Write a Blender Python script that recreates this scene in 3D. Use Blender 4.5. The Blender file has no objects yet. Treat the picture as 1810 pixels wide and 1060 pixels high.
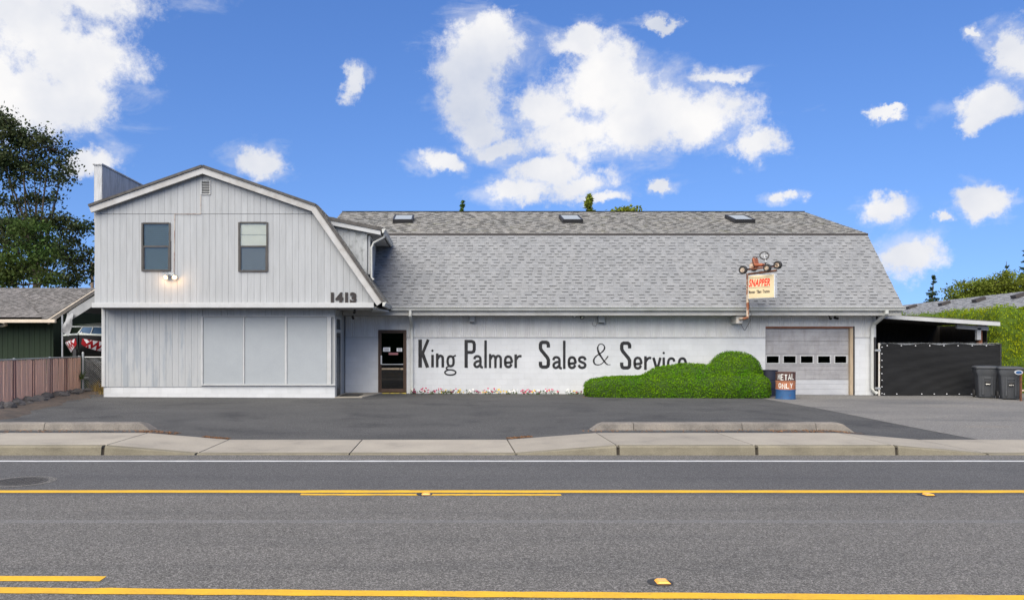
import bpy, bmesh, math, random
import numpy as np
from mathutils import Vector, Matrix
random.seed(7); RNG = np.random.default_rng(7)
R = math.radians
S = bpy.context.scene
COL = S.collection
F, CX, CY, CH = 1400.0, 794.0, 608.0, 1.83      # survey of the photograph: focal length, vanishing point, eye height

# ------------------------------------------------------------------ camera
cam = bpy.data.cameras.new('camera'); co = bpy.data.objects.new('camera', cam); COL.objects.link(co)
co.location = (0, 0, CH); co.rotation_euler = (R(90), 0, 0)
cam.sensor_width = 36; cam.lens = 36 * F / 1810
cam.shift_x = (905 - CX) / 1810; cam.shift_y = (CY - 530) / 1810
cam.clip_start = .1; cam.clip_end = 3000
S.camera = co

# ------------------------------------------------------------------ light
SUN_AZ, SUN_EL = R(-154), R(46)                   # azimuth from +Y towards +X; a veiled sun to the left behind the viewer
SUN_STRENGTH, SKY_STRENGTH = 4.4, .10
EXPOSURE = .6
sl = bpy.data.lights.new('sun', 'SUN'); so = bpy.data.objects.new('sun', sl); COL.objects.link(so)
sl.energy = SUN_STRENGTH; sl.angle = R(74); sl.color = (1, .91, .74)
sd = Vector((math.sin(SUN_AZ) * math.cos(SUN_EL), math.cos(SUN_AZ) * math.cos(SUN_EL), math.sin(SUN_EL)))
so.rotation_euler = (-sd).to_track_quat('-Z', 'Y').to_euler(); so.location = sd * 60
S.view_settings.view_transform = 'Standard'; S.view_settings.look = 'None'
S.view_settings.exposure = EXPOSURE; S.view_settings.gamma = 1; S.view_settings.use_curve_mapping = False
S.render.resolution_x = 1024; S.render.resolution_y = 599

world = bpy.data.worlds.new('World'); S.world = world; world.use_nodes = True
def build_world():
    nt = world.node_tree; nt.nodes.clear(); N = nt.nodes.new; L = nt.links.new
    out = N('ShaderNodeOutputWorld'); bg = N('ShaderNodeBackground'); L(bg.outputs[0], out.inputs[0])
    bg.inputs[1].default_value = SKY_STRENGTH
    sky = N('ShaderNodeTexSky'); sky.sky_type = 'NISHITA'; sky.sun_disc = False
    sky.sun_elevation = SUN_EL; sky.sun_rotation = SUN_AZ; sky.air_density = 1.0; sky.dust_density = .3; sky.ozone_density = 2.0
    hs = N('ShaderNodeHueSaturation'); hs.inputs['Saturation'].default_value = 1.27; hs.inputs['Value'].default_value = 1.24
    hs.inputs['Hue'].default_value = .514
    L(sky.outputs[0], hs.inputs['Color'])
    lift = N('ShaderNodeVectorMath'); lift.operation = 'MULTIPLY_ADD'; lift.inputs[1].default_value = (1, 1, .75); lift.inputs[2].default_value = (0, 0, .17)
    tg = N('ShaderNodeTexCoord'); L(tg.outputs['Generated'], lift.inputs[0]); nrm_ = N('ShaderNodeVectorMath'); nrm_.operation = 'NORMALIZE'; L(lift.outputs[0], nrm_.inputs[0]); L(nrm_.outputs[0], sky.inputs[0])
    tc = N('ShaderNodeTexCoord'); sep = N('ShaderNodeSeparateXYZ'); L(tc.outputs['Generated'], sep.inputs[0])
    def math_(op, a, b=None, c=None, clamp=False):
        m = N('ShaderNodeMath'); m.operation = op; m.use_clamp = clamp
        for i, v in enumerate((a, b, c)):
            if v is None: continue
            if isinstance(v, (int, float)): m.inputs[i].default_value = v
            else: L(v, m.inputs[i])
        return m.outputs[0]
    az = math_('ARCTAN2', sep.outputs[0], sep.outputs[1])
    azw = math_('WRAP', az, .84, .84 - math.pi / 2)      # the same cloud field goes on all round the sky
    el = math_('ARCSINE', sep.outputs[2])
    comb = N('ShaderNodeCombineXYZ'); L(azw, comb.inputs[0]); L(el, comb.inputs[1])
    nz = N('ShaderNodeTexNoise'); L(tc.outputs['Generated'], nz.inputs['Vector'])
    nz.inputs['Scale'].default_value = 9; nz.inputs['Detail'].default_value = 7; nz.inputs['Roughness'].default_value = .66
    nz.noise_dimensions = '3D'
    warp = N('ShaderNodeVectorMath'); warp.operation = 'MULTIPLY_ADD'
    sub = N('ShaderNodeVectorMath'); sub.operation = 'SUBTRACT'; L(nz.outputs['Color'], sub.inputs[0]); sub.inputs[1].default_value = (.5, .5, .5)
    L(sub.outputs[0], warp.inputs[0]); warp.inputs[1].default_value = (.10, .085, 0); L(comb.outputs[0], warp.inputs[2])
    blobs = [(40,40,150,85),(120,100,120,75),(30,175,150,62),(120,185,95,45),(-80,110,120,140),(80,-60,200,80),
             (165,287,58,27),(450,290,48,36),(610,155,22,32),(1160,36,40,10),
             (850,95,82,60),(830,165,62,55),(850,222,60,38),(775,288,48,17),(880,262,70,24),
             (1085,150,100,58),(1150,205,140,62),(1010,238,95,42),(1250,205,82,46),(1335,255,42,28),(1030,72,66,24),(1265,130,62,14),
             (930,334,72,24),(1030,318,64,30),(975,300,70,26),(1080,110,70,40),(960,190,50,45),(1060,345,45,12),(1385,352,26,13),(1555,360,50,25),(1745,345,58,26),(1600,452,66,40),(1735,178,58,26),(1720,205,30,20),
             (1665,383,17,9),(1738,68,20,10),(1575,190,34,8),(1165,322,20,11),(1795,95,36,44),
             (560,-160,120,60),(1300,-220,150,70),(900,-420,200,90),(200,-420,160,80),(1600,-520,180,80),(700,-700,200,90),(1250,-900,240,120)]
    acc = None
    for cx, cy, rx, ry in blobs:
        u = (cx - CX) / F; v = (CY - cy) / F
        a = math.atan(u); e = math.atan(v * math.cos(a)); rxa = rx / F * math.cos(a) ** 2 * 1.12; rya = ry / F * math.cos(a) * 1.12
        ma = N('ShaderNodeVectorMath'); ma.operation = 'MULTIPLY_ADD'; L(warp.outputs[0], ma.inputs[0])
        ma.inputs[1].default_value = (1 / rxa, 1 / rya, 0); ma.inputs[2].default_value = (-a / rxa, -e / rya, 0)
        ln = N('ShaderNodeVectorMath'); ln.operation = 'LENGTH'; L(ma.outputs[0], ln.inputs[0])
        acc = ln.outputs['Value'] if acc is None else math_('SMOOTH_MIN', acc, ln.outputs['Value'], .25)
    n2 = N('ShaderNodeTexNoise'); L(tc.outputs['Generated'], n2.inputs['Vector']); n2.inputs['Scale'].default_value = 17
    n2.inputs['Detail'].default_value = 8; n2.inputs['Roughness'].default_value = .70
    dens = math_('ADD', math_('SUBTRACT', 1.10, acc), math_('MULTIPLY', math_('SUBTRACT', n2.outputs[0], .5), 1.9))
    mr = N('ShaderNodeMapRange'); mr.interpolation_type = 'SMOOTHSTEP'; L(dens, mr.inputs[0])
    mr.inputs[1].default_value = -.02; mr.inputs[2].default_value = .60
    hz = N('ShaderNodeMapRange'); L(el, hz.inputs[0]); hz.inputs[1].default_value = .0; hz.inputs[2].default_value = .06
    nw = N('ShaderNodeTexNoise'); st_ = N('ShaderNodeVectorMath'); st_.operation = 'MULTIPLY'; L(tc.outputs['Generated'], st_.inputs[0]); st_.inputs[1].default_value = (1, 1, 2.2); L(st_.outputs[0], nw.inputs['Vector'])
    nw.inputs['Scale'].default_value = 11; nw.inputs['Detail'].default_value = 7; nw.inputs['Roughness'].default_value = .62; nw.inputs['Distortion'].default_value = .6
    veil = N('ShaderNodeMapRange'); veil.interpolation_type = 'SMOOTHSTEP'; L(math_('ADD', math_('SUBTRACT', .95, acc), math_('MULTIPLY', math_('SUBTRACT', nw.outputs[0], .5), 3.2)), veil.inputs[0])
    veil.inputs[1].default_value = -.35; veil.inputs[2].default_value = .9; veil.inputs[4].default_value = .55
    alpha = math_('MULTIPLY', math_('MAXIMUM', mr.outputs[0], veil.outputs[0]), hz.outputs[0])
    n3 = N('ShaderNodeTexNoise'); L(tc.outputs['Generated'], n3.inputs['Vector']); n3.inputs['Scale'].default_value = 7; n3.inputs['Detail'].default_value = 5
    shade = math_('ADD', math_('MULTIPLY', math_('SUBTRACT', n3.outputs[0], .5), 3.2), .62, clamp=True)
    cc = N('ShaderNodeMix'); cc.data_type = 'RGBA'; L(shade, cc.inputs['Factor'])
    k = CLOUD
    cc.inputs['A'].default_value = (.62 * k, .67 * k, .79 * k, 1); cc.inputs['B'].default_value = (.98 * k, .97 * k, .97 * k, 1)
    mx = N('ShaderNodeMix'); mx.data_type = 'RGBA'; L(alpha, mx.inputs['Factor']); L(hs.outputs[0], mx.inputs['A']); L(cc.outputs['Result'], mx.inputs['B'])
    L(mx.outputs['Result'], bg.inputs[0])
CLOUD = 6.6
build_world()

# ------------------------------------------------------------------ helpers
def P(px, py, d): return Vector(((px - CX) / F * d, d, CH - (py - CY) / F * d))
def PX(px, d): return (px - CX) / F * d
def PZ(py, d): return CH - (py - CY) / F * d
def lerp(a, b, t): return a + (b - a) * t
def clamp(v, a=0, b=1): return max(a, min(b, v))

def material(name, col, rough=.8, col2=None, scale=3.0, stretch=(1, 1, 1), fine=0, fscale=60, bump=0, bscale=40, metal=0, spec=.4,
             tone=False, rand=0, contrast=(.35, .65), coat=0, trans=0, stains=None):
    m = bpy.data.materials.new(name); m.use_nodes = True; nt = m.node_tree; N = nt.nodes.new; L = nt.links.new
    b = nt.nodes['Principled BSDF']; b.inputs['Roughness'].default_value = rough; b.inputs['Metallic'].default_value = metal
    b.inputs['Specular IOR Level'].default_value = spec; b.inputs['Coat Weight'].default_value = coat
    geo = N('ShaderNodeNewGeometry')
    mp = N('ShaderNodeVectorMath'); mp.operation = 'MULTIPLY'; L(geo.outputs['Position'], mp.inputs[0]); mp.inputs[1].default_value = stretch
    def mixc(fac, a, c, mode='MIX'):
        x = N('ShaderNodeMix'); x.data_type = 'RGBA'; x.blend_type = mode
        for s, v in (('Factor', fac), ('A', a), ('B', c)):
            if isinstance(v, (int, float)): x.inputs[s].default_value = v
            elif isinstance(v, tuple): x.inputs[s].default_value = (*v[:3], 1)
            else: L(v, x.inputs[s])
        return x.outputs['Result']
    def mrange(v, a, c, d, e):
        x = N('ShaderNodeMapRange'); L(v, x.inputs[0])
        for i, q in enumerate((a, c, d, e)): x.inputs[i + 1].default_value = q
        return x.outputs[0]
    cur = tuple(col)
    if col2:
        n = N('ShaderNodeTexNoise'); L(mp.outputs[0], n.inputs['Vector']); n.inputs['Scale'].default_value = scale; n.inputs['Detail'].default_value = 6
        n.inputs['Roughness'].default_value = .6
        cur = mixc(mrange(n.outputs[0], contrast[0], contrast[1], 0, 1), cur, tuple(col2))
    if stains:                                  # list of (colour, scale, stretch, lo, hi, strength)
        for sc, ss, st, lo, hi, k in stains:
            q = N('ShaderNodeVectorMath'); q.operation = 'MULTIPLY'; L(geo.outputs['Position'], q.inputs[0]); q.inputs[1].default_value = st
            n = N('ShaderNodeTexNoise'); L(q.outputs[0], n.inputs['Vector']); n.inputs['Scale'].default_value = ss; n.inputs['Detail'].default_value = 7
            n.inputs['Roughness'].default_value = .65
            cur = mixc(mrange(n.outputs[0], lo, hi, 0, k), cur, tuple(sc))
    if fine:
        n = N('ShaderNodeTexNoise'); L(geo.outputs['Position'], n.inputs['Vector']); n.inputs['Scale'].default_value = fscale; n.inputs['Detail'].default_value = 3
        n.inputs['Roughness'].default_value = .75
        g = mrange(n.outputs[0], .3, .7, 1 - fine, 1 + fine)
        cur = mixc(1.0, cur, g, 'MULTIPLY')
    if tone:
        at = N('ShaderNodeAttribute'); at.attribute_name = 'tone'
        cur = mixc(1.0, cur, at.outputs['Fac'], 'MULTIPLY')
    if rand:
        oi = N('ShaderNodeObjectInfo')
        cur = mixc(1.0, cur, mrange(oi.outputs['Random'], 0, 1, 1 - rand, 1 + rand * .4), 'MULTIPLY')
    if isinstance(cur, tuple): b.inputs['Base Color'].default_value = (*cur, 1)
    else: L(cur, b.inputs['Base Color'])
    if bump:
        n = N('ShaderNodeTexNoise'); L(mp.outputs[0], n.inputs['Vector']); n.inputs['Scale'].default_value = bscale; n.inputs['Detail'].default_value = 4
        bp = N('ShaderNodeBump'); bp.inputs['Strength'].default_value = bump; bp.inputs['Distance'].default_value = .01
        L(n.outputs[0], bp.inputs['Height']); L(bp.outputs[0], b.inputs['Normal'])
    if trans:
        t = N('ShaderNodeBsdfTranslucent'); ms = N('ShaderNodeMixShader'); ms.inputs[0].default_value = trans
        if isinstance(cur, tuple): t.inputs[0].default_value = (*cur, 1)
        else: L(cur, t.inputs[0])
        L(b.outputs[0], ms.inputs[1]); L(t.outputs[0], ms.inputs[2]); L(ms.outputs[0], nt.nodes['Material Output'].inputs[0])
    return m

def glass_material(name, tint=(.75, .82, .82), refl=.10):
    m = bpy.data.materials.new(name); m.use_nodes = True; nt = m.node_tree; N = nt.nodes.new; L = nt.links.new
    tr = N('ShaderNodeBsdfTransparent'); tr.inputs[0].default_value = (*tint, 1)
    gl = N('ShaderNodeBsdfGlossy'); gl.inputs['Roughness'].default_value = .03
    fr = N('ShaderNodeLayerWeight'); fr.inputs[0].default_value = .35
    mr = N('ShaderNodeMapRange'); L(fr.outputs['Fresnel'], mr.inputs[0]); mr.inputs[3].default_value = refl; mr.inputs[4].default_value = .9
    ms = N('ShaderNodeMixShader'); L(mr.outputs[0], ms.inputs[0]); L(tr.outputs[0], ms.inputs[1]); L(gl.outputs[0], ms.inputs[2])
    L(ms.outputs[0], nt.nodes['Material Output'].inputs[0])
    return m

def emit_material(name, col, k):
    m = bpy.data.materials.new(name); m.use_nodes = True; b = m.node_tree.nodes['Principled BSDF']
    b.inputs['Emission Color'].default_value = (*col, 1); b.inputs['Emission Strength'].default_value = k
    return m

def offset(o):
    v = Vector((0, 0, 0))
    while o is not None: v += o.location; o = o.parent
    return v
def tag(o, label=None, cat=None, group=None, kind=None):
    for k, v in (('label', label), ('category', cat), ('group', group), ('kind', kind)):
        if v: o[k] = v
    return o
def thing(name, loc, label, cat, group=None):
    o = bpy.data.objects.new(name, None); COL.objects.link(o); o.location = loc; o.empty_display_size = .2
    return tag(o, label, cat, group)
def link(name, me, parent=None, loc=(0, 0, 0), rot=None, kind=None, label=None):
    o = bpy.data.objects.new(name, me); COL.objects.link(o); o.parent = parent; o.location = loc
    if rot: o.rotation_euler = rot
    return tag(o, label, None, None, kind)
def copy_tree(o, parent=None):
    c = o.copy(); COL.objects.link(c); c.parent = parent
    for ch in list(o.children): copy_tree(ch, c)
    return c

class MB:
    def __init__(s): s.v = []; s.f = []; s.t = []; s.m = []; s.mi = 0
    def add(s, vs, fs, tone=1.0):
        b = len(s.v); s.v += [tuple(v) for v in vs]; s.f += [tuple(b + i for i in f) for f in fs]; s.t += [tone] * len(fs); s.m += [s.mi] * len(fs); return s
    def box(s, x0, x1, y0, y1, z0, z1, tone=1.0):
        vs = [(x, y, z) for z in (z0, z1) for y in (y0, y1) for x in (x0, x1)]
        return s.add(vs, [(0, 2, 3, 1), (4, 5, 7, 6), (0, 1, 5, 4), (2, 6, 7, 3), (0, 4, 6, 2), (1, 3, 7, 5)], tone)
    def obox(s, c, hx, hy, hz, M=None, tone=1.0):
        vs = [Vector((x * hx, y * hy, z * hz)) for z in (-1, 1) for y in (-1, 1) for x in (-1, 1)]
        if M is not None: vs = [M @ v for v in vs]
        return s.add([Vector(c) + v for v in vs], [(0, 2, 3, 1), (4, 5, 7, 6), (0, 1, 5, 4), (2, 6, 7, 3), (0, 4, 6, 2), (1, 3, 7, 5)], tone)
    def prism(s, poly, y0, y1, ax='y', tone=1.0):            # polygon in XZ (ax y), YZ (ax x), XY (ax z)
        n = len(poly)
        def q(p, d): return {'y': (p[0], d, p[1]), 'x': (d, p[0], p[1]), 'z': (p[0], p[1], d)}[ax]
        a = sum(poly[i][0] * poly[(i + 1) % n][1] - poly[(i + 1) % n][0] * poly[i][1] for i in range(n))
        pl = poly if a > 0 else poly[::-1]
        vs = [q(p, y0) for p in pl] + [q(p, y1) for p in pl]
        fs = [tuple(range(n)), tuple(range(2 * n - 1, n - 1, -1))] + [(i, n + i, n + (i + 1) % n, (i + 1) % n) for i in range(n)]
        if ax != 'y': fs = [f[::-1] for f in fs]
        return s.add(vs, fs, tone)
    def tube(s, path, r, n=8, cap=True):
        path = [Vector(p) for p in path]; rr = r if isinstance(r, (list, tuple)) else [r] * len(path)
        b = len(s.v); up = None; nf = 0
        for i, p in enumerate(path):
            d = (path[min(i + 1, len(path) - 1)] - path[max(i - 1, 0)]).normalized()
            if up is None: up = d.orthogonal().normalized()
            up = (up - d * up.dot(d)); up = up.normalized() if up.length > 1e-6 else d.orthogonal().normalized()
            w = d.cross(up)
            for k in range(n):
                a = 2 * math.pi * k / n; s.v.append(tuple(p + (up * math.cos(a) + w * math.sin(a)) * rr[i]))
        for i in range(len(path) - 1):
            for k in range(n):
                s.f.append((b + i * n + k, b + i * n + (k + 1) % n, b + (i + 1) * n + (k + 1) % n, b + (i + 1) * n + k)); nf += 1
        if cap:
            s.f.append(tuple(b + k for k in range(n))[::-1]); s.f.append(tuple(b + (len(path) - 1) * n + k for k in range(n))); nf += 2
        s.t += [1.0] * nf; s.m += [s.mi] * nf
        return s
    def lathe(s, prof, c=(0, 0, 0), n=24, axis='z', M=None):  # profile (r, h)
        b = len(s.v); nf = 0
        for r, h in prof:
            for k in range(n):
                a = 2 * math.pi * k / n; p = Vector((r * math.cos(a), r * math.sin(a), h))
                if M is not None: p = M @ p
                s.v.append(tuple(Vector(c) + p))
        for i in range(len(prof) - 1):
            for k in range(n):
                s.f.append((b + i * n + k, b + i * n + (k + 1) % n, b + (i + 1) * n + (k + 1) % n, b + (i + 1) * n + k)); nf += 1
        if prof[0][0] > 1e-5: s.f.append(tuple(b + k for k in range(n))[::-1]); nf += 1
        if prof[-1][0] > 1e-5: s.f.append(tuple(b + (len(prof) - 1) * n + k for k in range(n))); nf += 1
        s.t += [1.0] * nf; s.m += [s.mi] * nf
        return s
    def sheet(s, rows, tone=1.0):                            # rows of points -> grid of quads
        b = len(s.v); m = len(rows[0])
        for r in rows: s.v += [tuple(p) for p in r]
        for i in range(len(rows) - 1):
            for j in range(m - 1):
                s.f.append((b + i * m + j, b + i * m + j + 1, b + (i + 1) * m + j + 1, b + (i + 1) * m + j)); s.t.append(tone); s.m.append(s.mi)
        return s
    def mesh(s, name, mats, off=(0, 0, 0), bevel=0, smooth=False, fix=False):
        me = bpy.data.meshes.new(name); ox, oy, oz = off
        me.from_pydata([(x - ox, y - oy, z - oz) for x, y, z in s.v], [], s.f)
        mats = mats if isinstance(mats, (list, tuple)) else [mats]
        for m in mats: me.materials.append(m)
        if len(mats) > 1: me.polygons.foreach_set('material_index', s.m)
        if any(t != 1.0 for t in s.t):
            at = me.attributes.new('tone', 'FLOAT', 'FACE'); at.data.foreach_set('value', s.t)
        if bevel or fix:
            bm = bmesh.new(); bm.from_mesh(me)
            bmesh.ops.recalc_face_normals(bm, faces=bm.faces)
            if bevel:
                bmesh.ops.bevel(bm, geom=[e for e in bm.edges if len(e.link_faces) == 2 and e.calc_face_angle(0) > .5], offset=bevel, segments=1, affect='EDGES')
            bm.to_mesh(me); bm.free()
        if smooth:
            me.polygons.foreach_set('use_smooth', [True] * len(me.polygons))
            me.set_sharp_from_angle(angle=R(38))
        me.update(); return me
    def build(s, name, mats, parent=None, bevel=0, smooth=False, kind=None, label=None, fix=True):
        me = s.mesh(name, mats, offset(parent) if parent else (0, 0, 0), bevel, smooth, fix)
        return link(name, me, parent, kind=kind, label=label)
def box(name, m, parent, x0, x1, y0, y1, z0, z1, bevel=0, **k): return MB().box(x0, x1, y0, y1, z0, z1).build(name, m, parent, bevel, **k)

def catmull(pts, k=5, closed=False):
    pts = [Vector(p) for p in pts]; n = len(pts); out = []
    for i in range(n if closed else n - 1):
        if closed: a, b, c, d = (pts[(i + j) % n] for j in (-1, 0, 1, 2))
        else: a, b, c, d = pts[max(i - 1, 0)], pts[i], pts[i + 1], pts[min(i + 2, n - 1)]
        for j in range(k):
            t = j / k; out.append(.5 * ((2 * b) + (c - a) * t + (2 * a - 5 * b + 4 * c - d) * t * t + (3 * b - a - 3 * c + d) * t ** 3))
    if not closed: out.append(pts[-1])
    return out
def stroke(mb, pts, w, to3, curve=0, closed=False):          # a painted stroke: ribbon in 2-D mapped to the surface
    p = catmull(pts, curve, closed) if curve else [Vector(q) for q in pts]
    n = len(p); ws = w if isinstance(w, (list, tuple)) else [w] * n
    if len(ws) != n: ws = [ws[min(int(i / n * len(ws)), len(ws) - 1)] for i in range(n)]
    rows = []
    for i in range(n):
        a = p[(i - 1) % n] if closed or i > 0 else p[i]; b = p[(i + 1) % n] if closed or i < n - 1 else p[i]
        d1 = (p[i] - a); d2 = (b - p[i])
        d1 = d1.normalized() if d1.length else d2.normalized(); d2 = d2.normalized() if d2.length else d1
        n1 = Vector((-d1.y, d1.x)); n2 = Vector((-d2.y, d2.x)); m = n1 + n2; m = m.normalized() if m.length > .01 else n1
        k = ws[i] / 2 / max(.5, m.dot(n1)); rows.append((to3(p[i] + m * k), to3(p[i] - m * k)))
    if closed: rows.append(rows[0])
    mb.sheet(rows)
def text_mesh(body, size, shear=0, bold=0, mat=None, extrude=0, align='CENTER', sx=1):
    cu = bpy.data.curves.new('text', 'FONT'); cu.body = body; cu.size = size; cu.shear = shear; cu.offset = bold; cu.align_x = align; cu.extrude = extrude
    cu.resolution_u = 3; cu.space_character = 1.06 if shear else 1.0
    o = bpy.data.objects.new('text', cu); COL.objects.link(o)
    me = bpy.data.meshes.new_from_object(o.evaluated_get(bpy.context.evaluated_depsgraph_get()))
    bpy.data.objects.remove(o); me.materials.clear()
    for v in me.vertices: v.co.x *= sx
    if mat: me.materials.append(mat)
    return me

def np_mesh(name, verts, quads, mats, tone=None):
    me = bpy.data.meshes.new(name); nv, nq = len(verts), len(quads)
    me.vertices.add(nv); me.vertices.foreach_set('co', np.asarray(verts, np.float32).ravel())
    me.loops.add(nq * 4); me.loops.foreach_set('vertex_index', np.asarray(quads, np.int32).ravel())
    me.polygons.add(nq); me.polygons.foreach_set('loop_start', np.arange(0, nq * 4, 4, dtype=np.int32))
    if tone is not None:
        at = me.attributes.new('tone', 'FLOAT', 'FACE'); at.data.foreach_set('value', np.asarray(tone, np.float32))
    me.materials.append(mats); me.update(calc_edges=True); return me
def leaves(pos, size, normal=None, spread=1.0, aspect=.55, tone=(.6, 1.4), up=None, jit=.5):
    n = len(pos); nr = RNG.normal(size=(n, 3))
    if normal is not None: nr = normal + nr * spread
    nr /= np.linalg.norm(nr, axis=1, keepdims=True) + 1e-9
    t = RNG.normal(size=(n, 3)) * (1 if up is None else .35)
    if up is not None: t = t + np.asarray(up)
    t -= nr * np.sum(t * nr, axis=1, keepdims=True); t /= np.linalg.norm(t, axis=1, keepdims=True) + 1e-9
    b = np.cross(nr, t); s = size * (1 - jit + 2 * jit * RNG.random((n, 1)))
    v = np.stack([pos - t * s, pos + b * s * aspect, pos + t * s, pos - b * s * aspect], 1).reshape(-1, 3)
    return v, np.arange(n * 4).reshape(-1, 4), RNG.uniform(tone[0], tone[1], n)

# ------------------------------------------------------------------ materials
WHITE = (.385, .398, .408)
M = {}
M['siding'] = material('siding', WHITE, .75, (.335, .347, .355), 1.2, (6, 6, .6), fine=.05, fscale=40, bump=.25, bscale=30, spec=.25, rand=.05,
                       stains=[((.22, .225, .225), 1.3, (5, 5, .7), .58, .78, .5)])
M['siding_worn'] = material('siding_worn', WHITE, .75, (.36, .373, .382), 1.5, (6, 6, .6), fine=.05, fscale=40, bump=.25, bscale=30, spec=.25, rand=.05,
                       stains=[((.25, .282, .315), 1.3, (3.4, 1, .45), .51, .62, .62), ((.22, .25, .275), 4, (3, 1, .6), .57, .69, .4)])
M['siding_mossy'] = material('siding_mossy', WHITE, .8, (.45, .47, .47), 2, (4, 4, 1), fine=.1, bump=.25, bscale=30, spec=.2,
                       stains=[((.17, .18, .17), 3.5, (2, 2, 1.2), .50, .68, .8)])
M['parapet'] = material('parapet', (.50, .51, .52), .85, (.36, .37, .38), 2, (6, 6, .7), fine=.1, bump=.3, spec=.2, stains=[((.25, .25, .24), 4, (4, 4, .6), .52, .7, .6)])
M['trim'] = material('trim', (.46, .47, .475), .65, (.41, .42, .42), 3, fine=.04, spec=.3, stains=[((.33, .31, .28), 3, (1, 1, 1), .62, .78, .5)])
M['trim_dirty'] = material('trim_dirty', (.45, .45, .445), .75, (.36, .352, .336), 2.5, fine=.06, spec=.25, stains=[((.22, .19, .16), 2.2, (1, 1, 1), .56, .72, .6)])
M['gutter'] = material('gutter', (.52, .53, .515), .5, (.44, .45, .42), 2, (1, 1, 1), spec=.4)
M['fascia'] = material('fascia', (.42, .42, .41), .75, (.34, .34, .32), 2, spec=.25)
M['block'] = material('block', (.57, .585, .60), .75, (.525, .54, .552), 2.0, fine=.05, fscale=50, bump=.35, bscale=45, spec=.25, rand=.045,
                      stains=[((.40, .41, .42), 1.2, (1, 1, 1), .62, .8, .4)])
M['mortar'] = material('mortar', (.47, .48, .49), .85, fine=.05)
M['board'] = material('board', (.30, .325, .345), .7, (.325, .35, .37), 1.3, fine=.05, fscale=35, spec=.3)
M['corrugated'] = material('corrugated', (.62, .625, .62), .55, (.54, .54, .535), 1.4, (3, 1, .6), spec=.35,
                           stains=[((.33, .28, .22), 2.2, (4, 1, .6), .62, .75, .45)])
M['shingle'] = material('shingle', (.225, .23, .235), .92, (.205, .212, .22), 1.5, fine=.25, fscale=45, bump=.4, bscale=90, spec=.15, tone=True)
M['shingle_old'] = material('shingle_old', (.24, .232, .215), .95, (.20, .20, .192), 1.1, fine=.3, fscale=40, bump=.4, bscale=60, spec=.12, tone=True,
                            stains=[((.22, .21, .09), 2.2, (1, 1, 1), .56, .72, .5), ((.06, .06, .055), 7, (1, 1, 1), .64, .72, .8)])
M['shingle_left'] = material('shingle_left', (.19, .18, .175), .95, (.14, .135, .13), 1.4, fine=.25, fscale=40, spec=.12, tone=True)
M['roof_edge'] = material('roof_edge', (.06, .057, .055), .9, (.10, .095, .09), 6, fine=.2)
M['ridge_dark'] = material('ridge_dark', (.045, .04, .04), .8)
M['black_paint'] = material('black_paint', (.012, .012, .014), .6, (.028, .028, .03), 4, spec=.3)
M['digit'] = material('digit', (.012, .010, .010), .6, (.03, .024, .024), 30)
M['bronze'] = material('bronze', (.035, .032, .03), .45, (.06, .055, .05), 3)
M['door_brown'] = material('door_brown', (.075, .042, .026), .55, (.05, .028, .018), 5, (4, 4, 1))
M['dark_metal'] = material('dark_metal', (.03, .03, .032), .45, metal=.3)
M['glass'] = glass_material('glass', (.95, .97, .95), .01)
M['glass_dark'] = glass_material('glass_dark', (.45, .48, .5), .015)
M['skyglass'] = material('skyglass', (.30, .33, .34), .35, spec=.3)
M['blind_green'] = material('blind_green', (.09, .12, .115), .7)
M['blind_white'] = material('blind_white', (.84, .81, .73), .7, (.80, .77, .69), 4)
M['reflection_grey'] = material('reflection_grey', (.17, .175, .17), .7)  # grey that puts the lower pane's dim reflection into the colour
M['interior'] = material('interior', (.10, .10, .10), .9)
M['paper'] = material('paper', (.75, .76, .78), .7)
M['pink_paper'] = material('pink_paper', (.30, .12, .13), .6)
M['chrome'] = material('chrome', (.6, .6, .6), .3, metal=.9)
M['yellow_sill'] = material('yellow_sill', (.50, .40, .05), .7, (.12, .10, .06), 9, contrast=(.45, .6))
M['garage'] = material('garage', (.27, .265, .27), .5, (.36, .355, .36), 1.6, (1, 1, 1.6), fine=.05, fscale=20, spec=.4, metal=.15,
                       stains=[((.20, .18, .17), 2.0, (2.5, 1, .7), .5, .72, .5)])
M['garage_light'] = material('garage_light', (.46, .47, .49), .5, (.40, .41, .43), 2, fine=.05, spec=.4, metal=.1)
M['wood'] = material('wood', (.42, .34, .24), .8, (.33, .25, .17), 4, (4, 4, .6), bump=.2)
M['wood_brown'] = material('wood_brown', (.22, .09, .045), .8, (.16, .06, .03), 4, (4, 4, .6))
M['concrete'] = material('concrete', (.325, .298, .25), .9, (.275, .252, .214), 1.3, fine=.14, fscale=55, bump=.25, bscale=80, spec=.2, rand=.09,
                         stains=[((.17, .16, .14), 1.3, (1, 1, 1), .58, .76, .5)])
M['kerb'] = material('kerb', (.215, .195, .145), .9, (.165, .15, .112), 1.6, fine=.16, fscale=50, bump=.3, bscale=70, spec=.2, rand=.06, stains=[((.11, .10, .08), 2.0, (1, 1, 3), .55, .75, .6)])
M['kerb_old'] = material('kerb_old', (.22, .20, .175), .92, (.13, .12, .11), 2.2, fine=.2, fscale=40, bump=.4, bscale=50, spec=.2)
M['joint'] = material('joint', (.045, .038, .03), .95)
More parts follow.
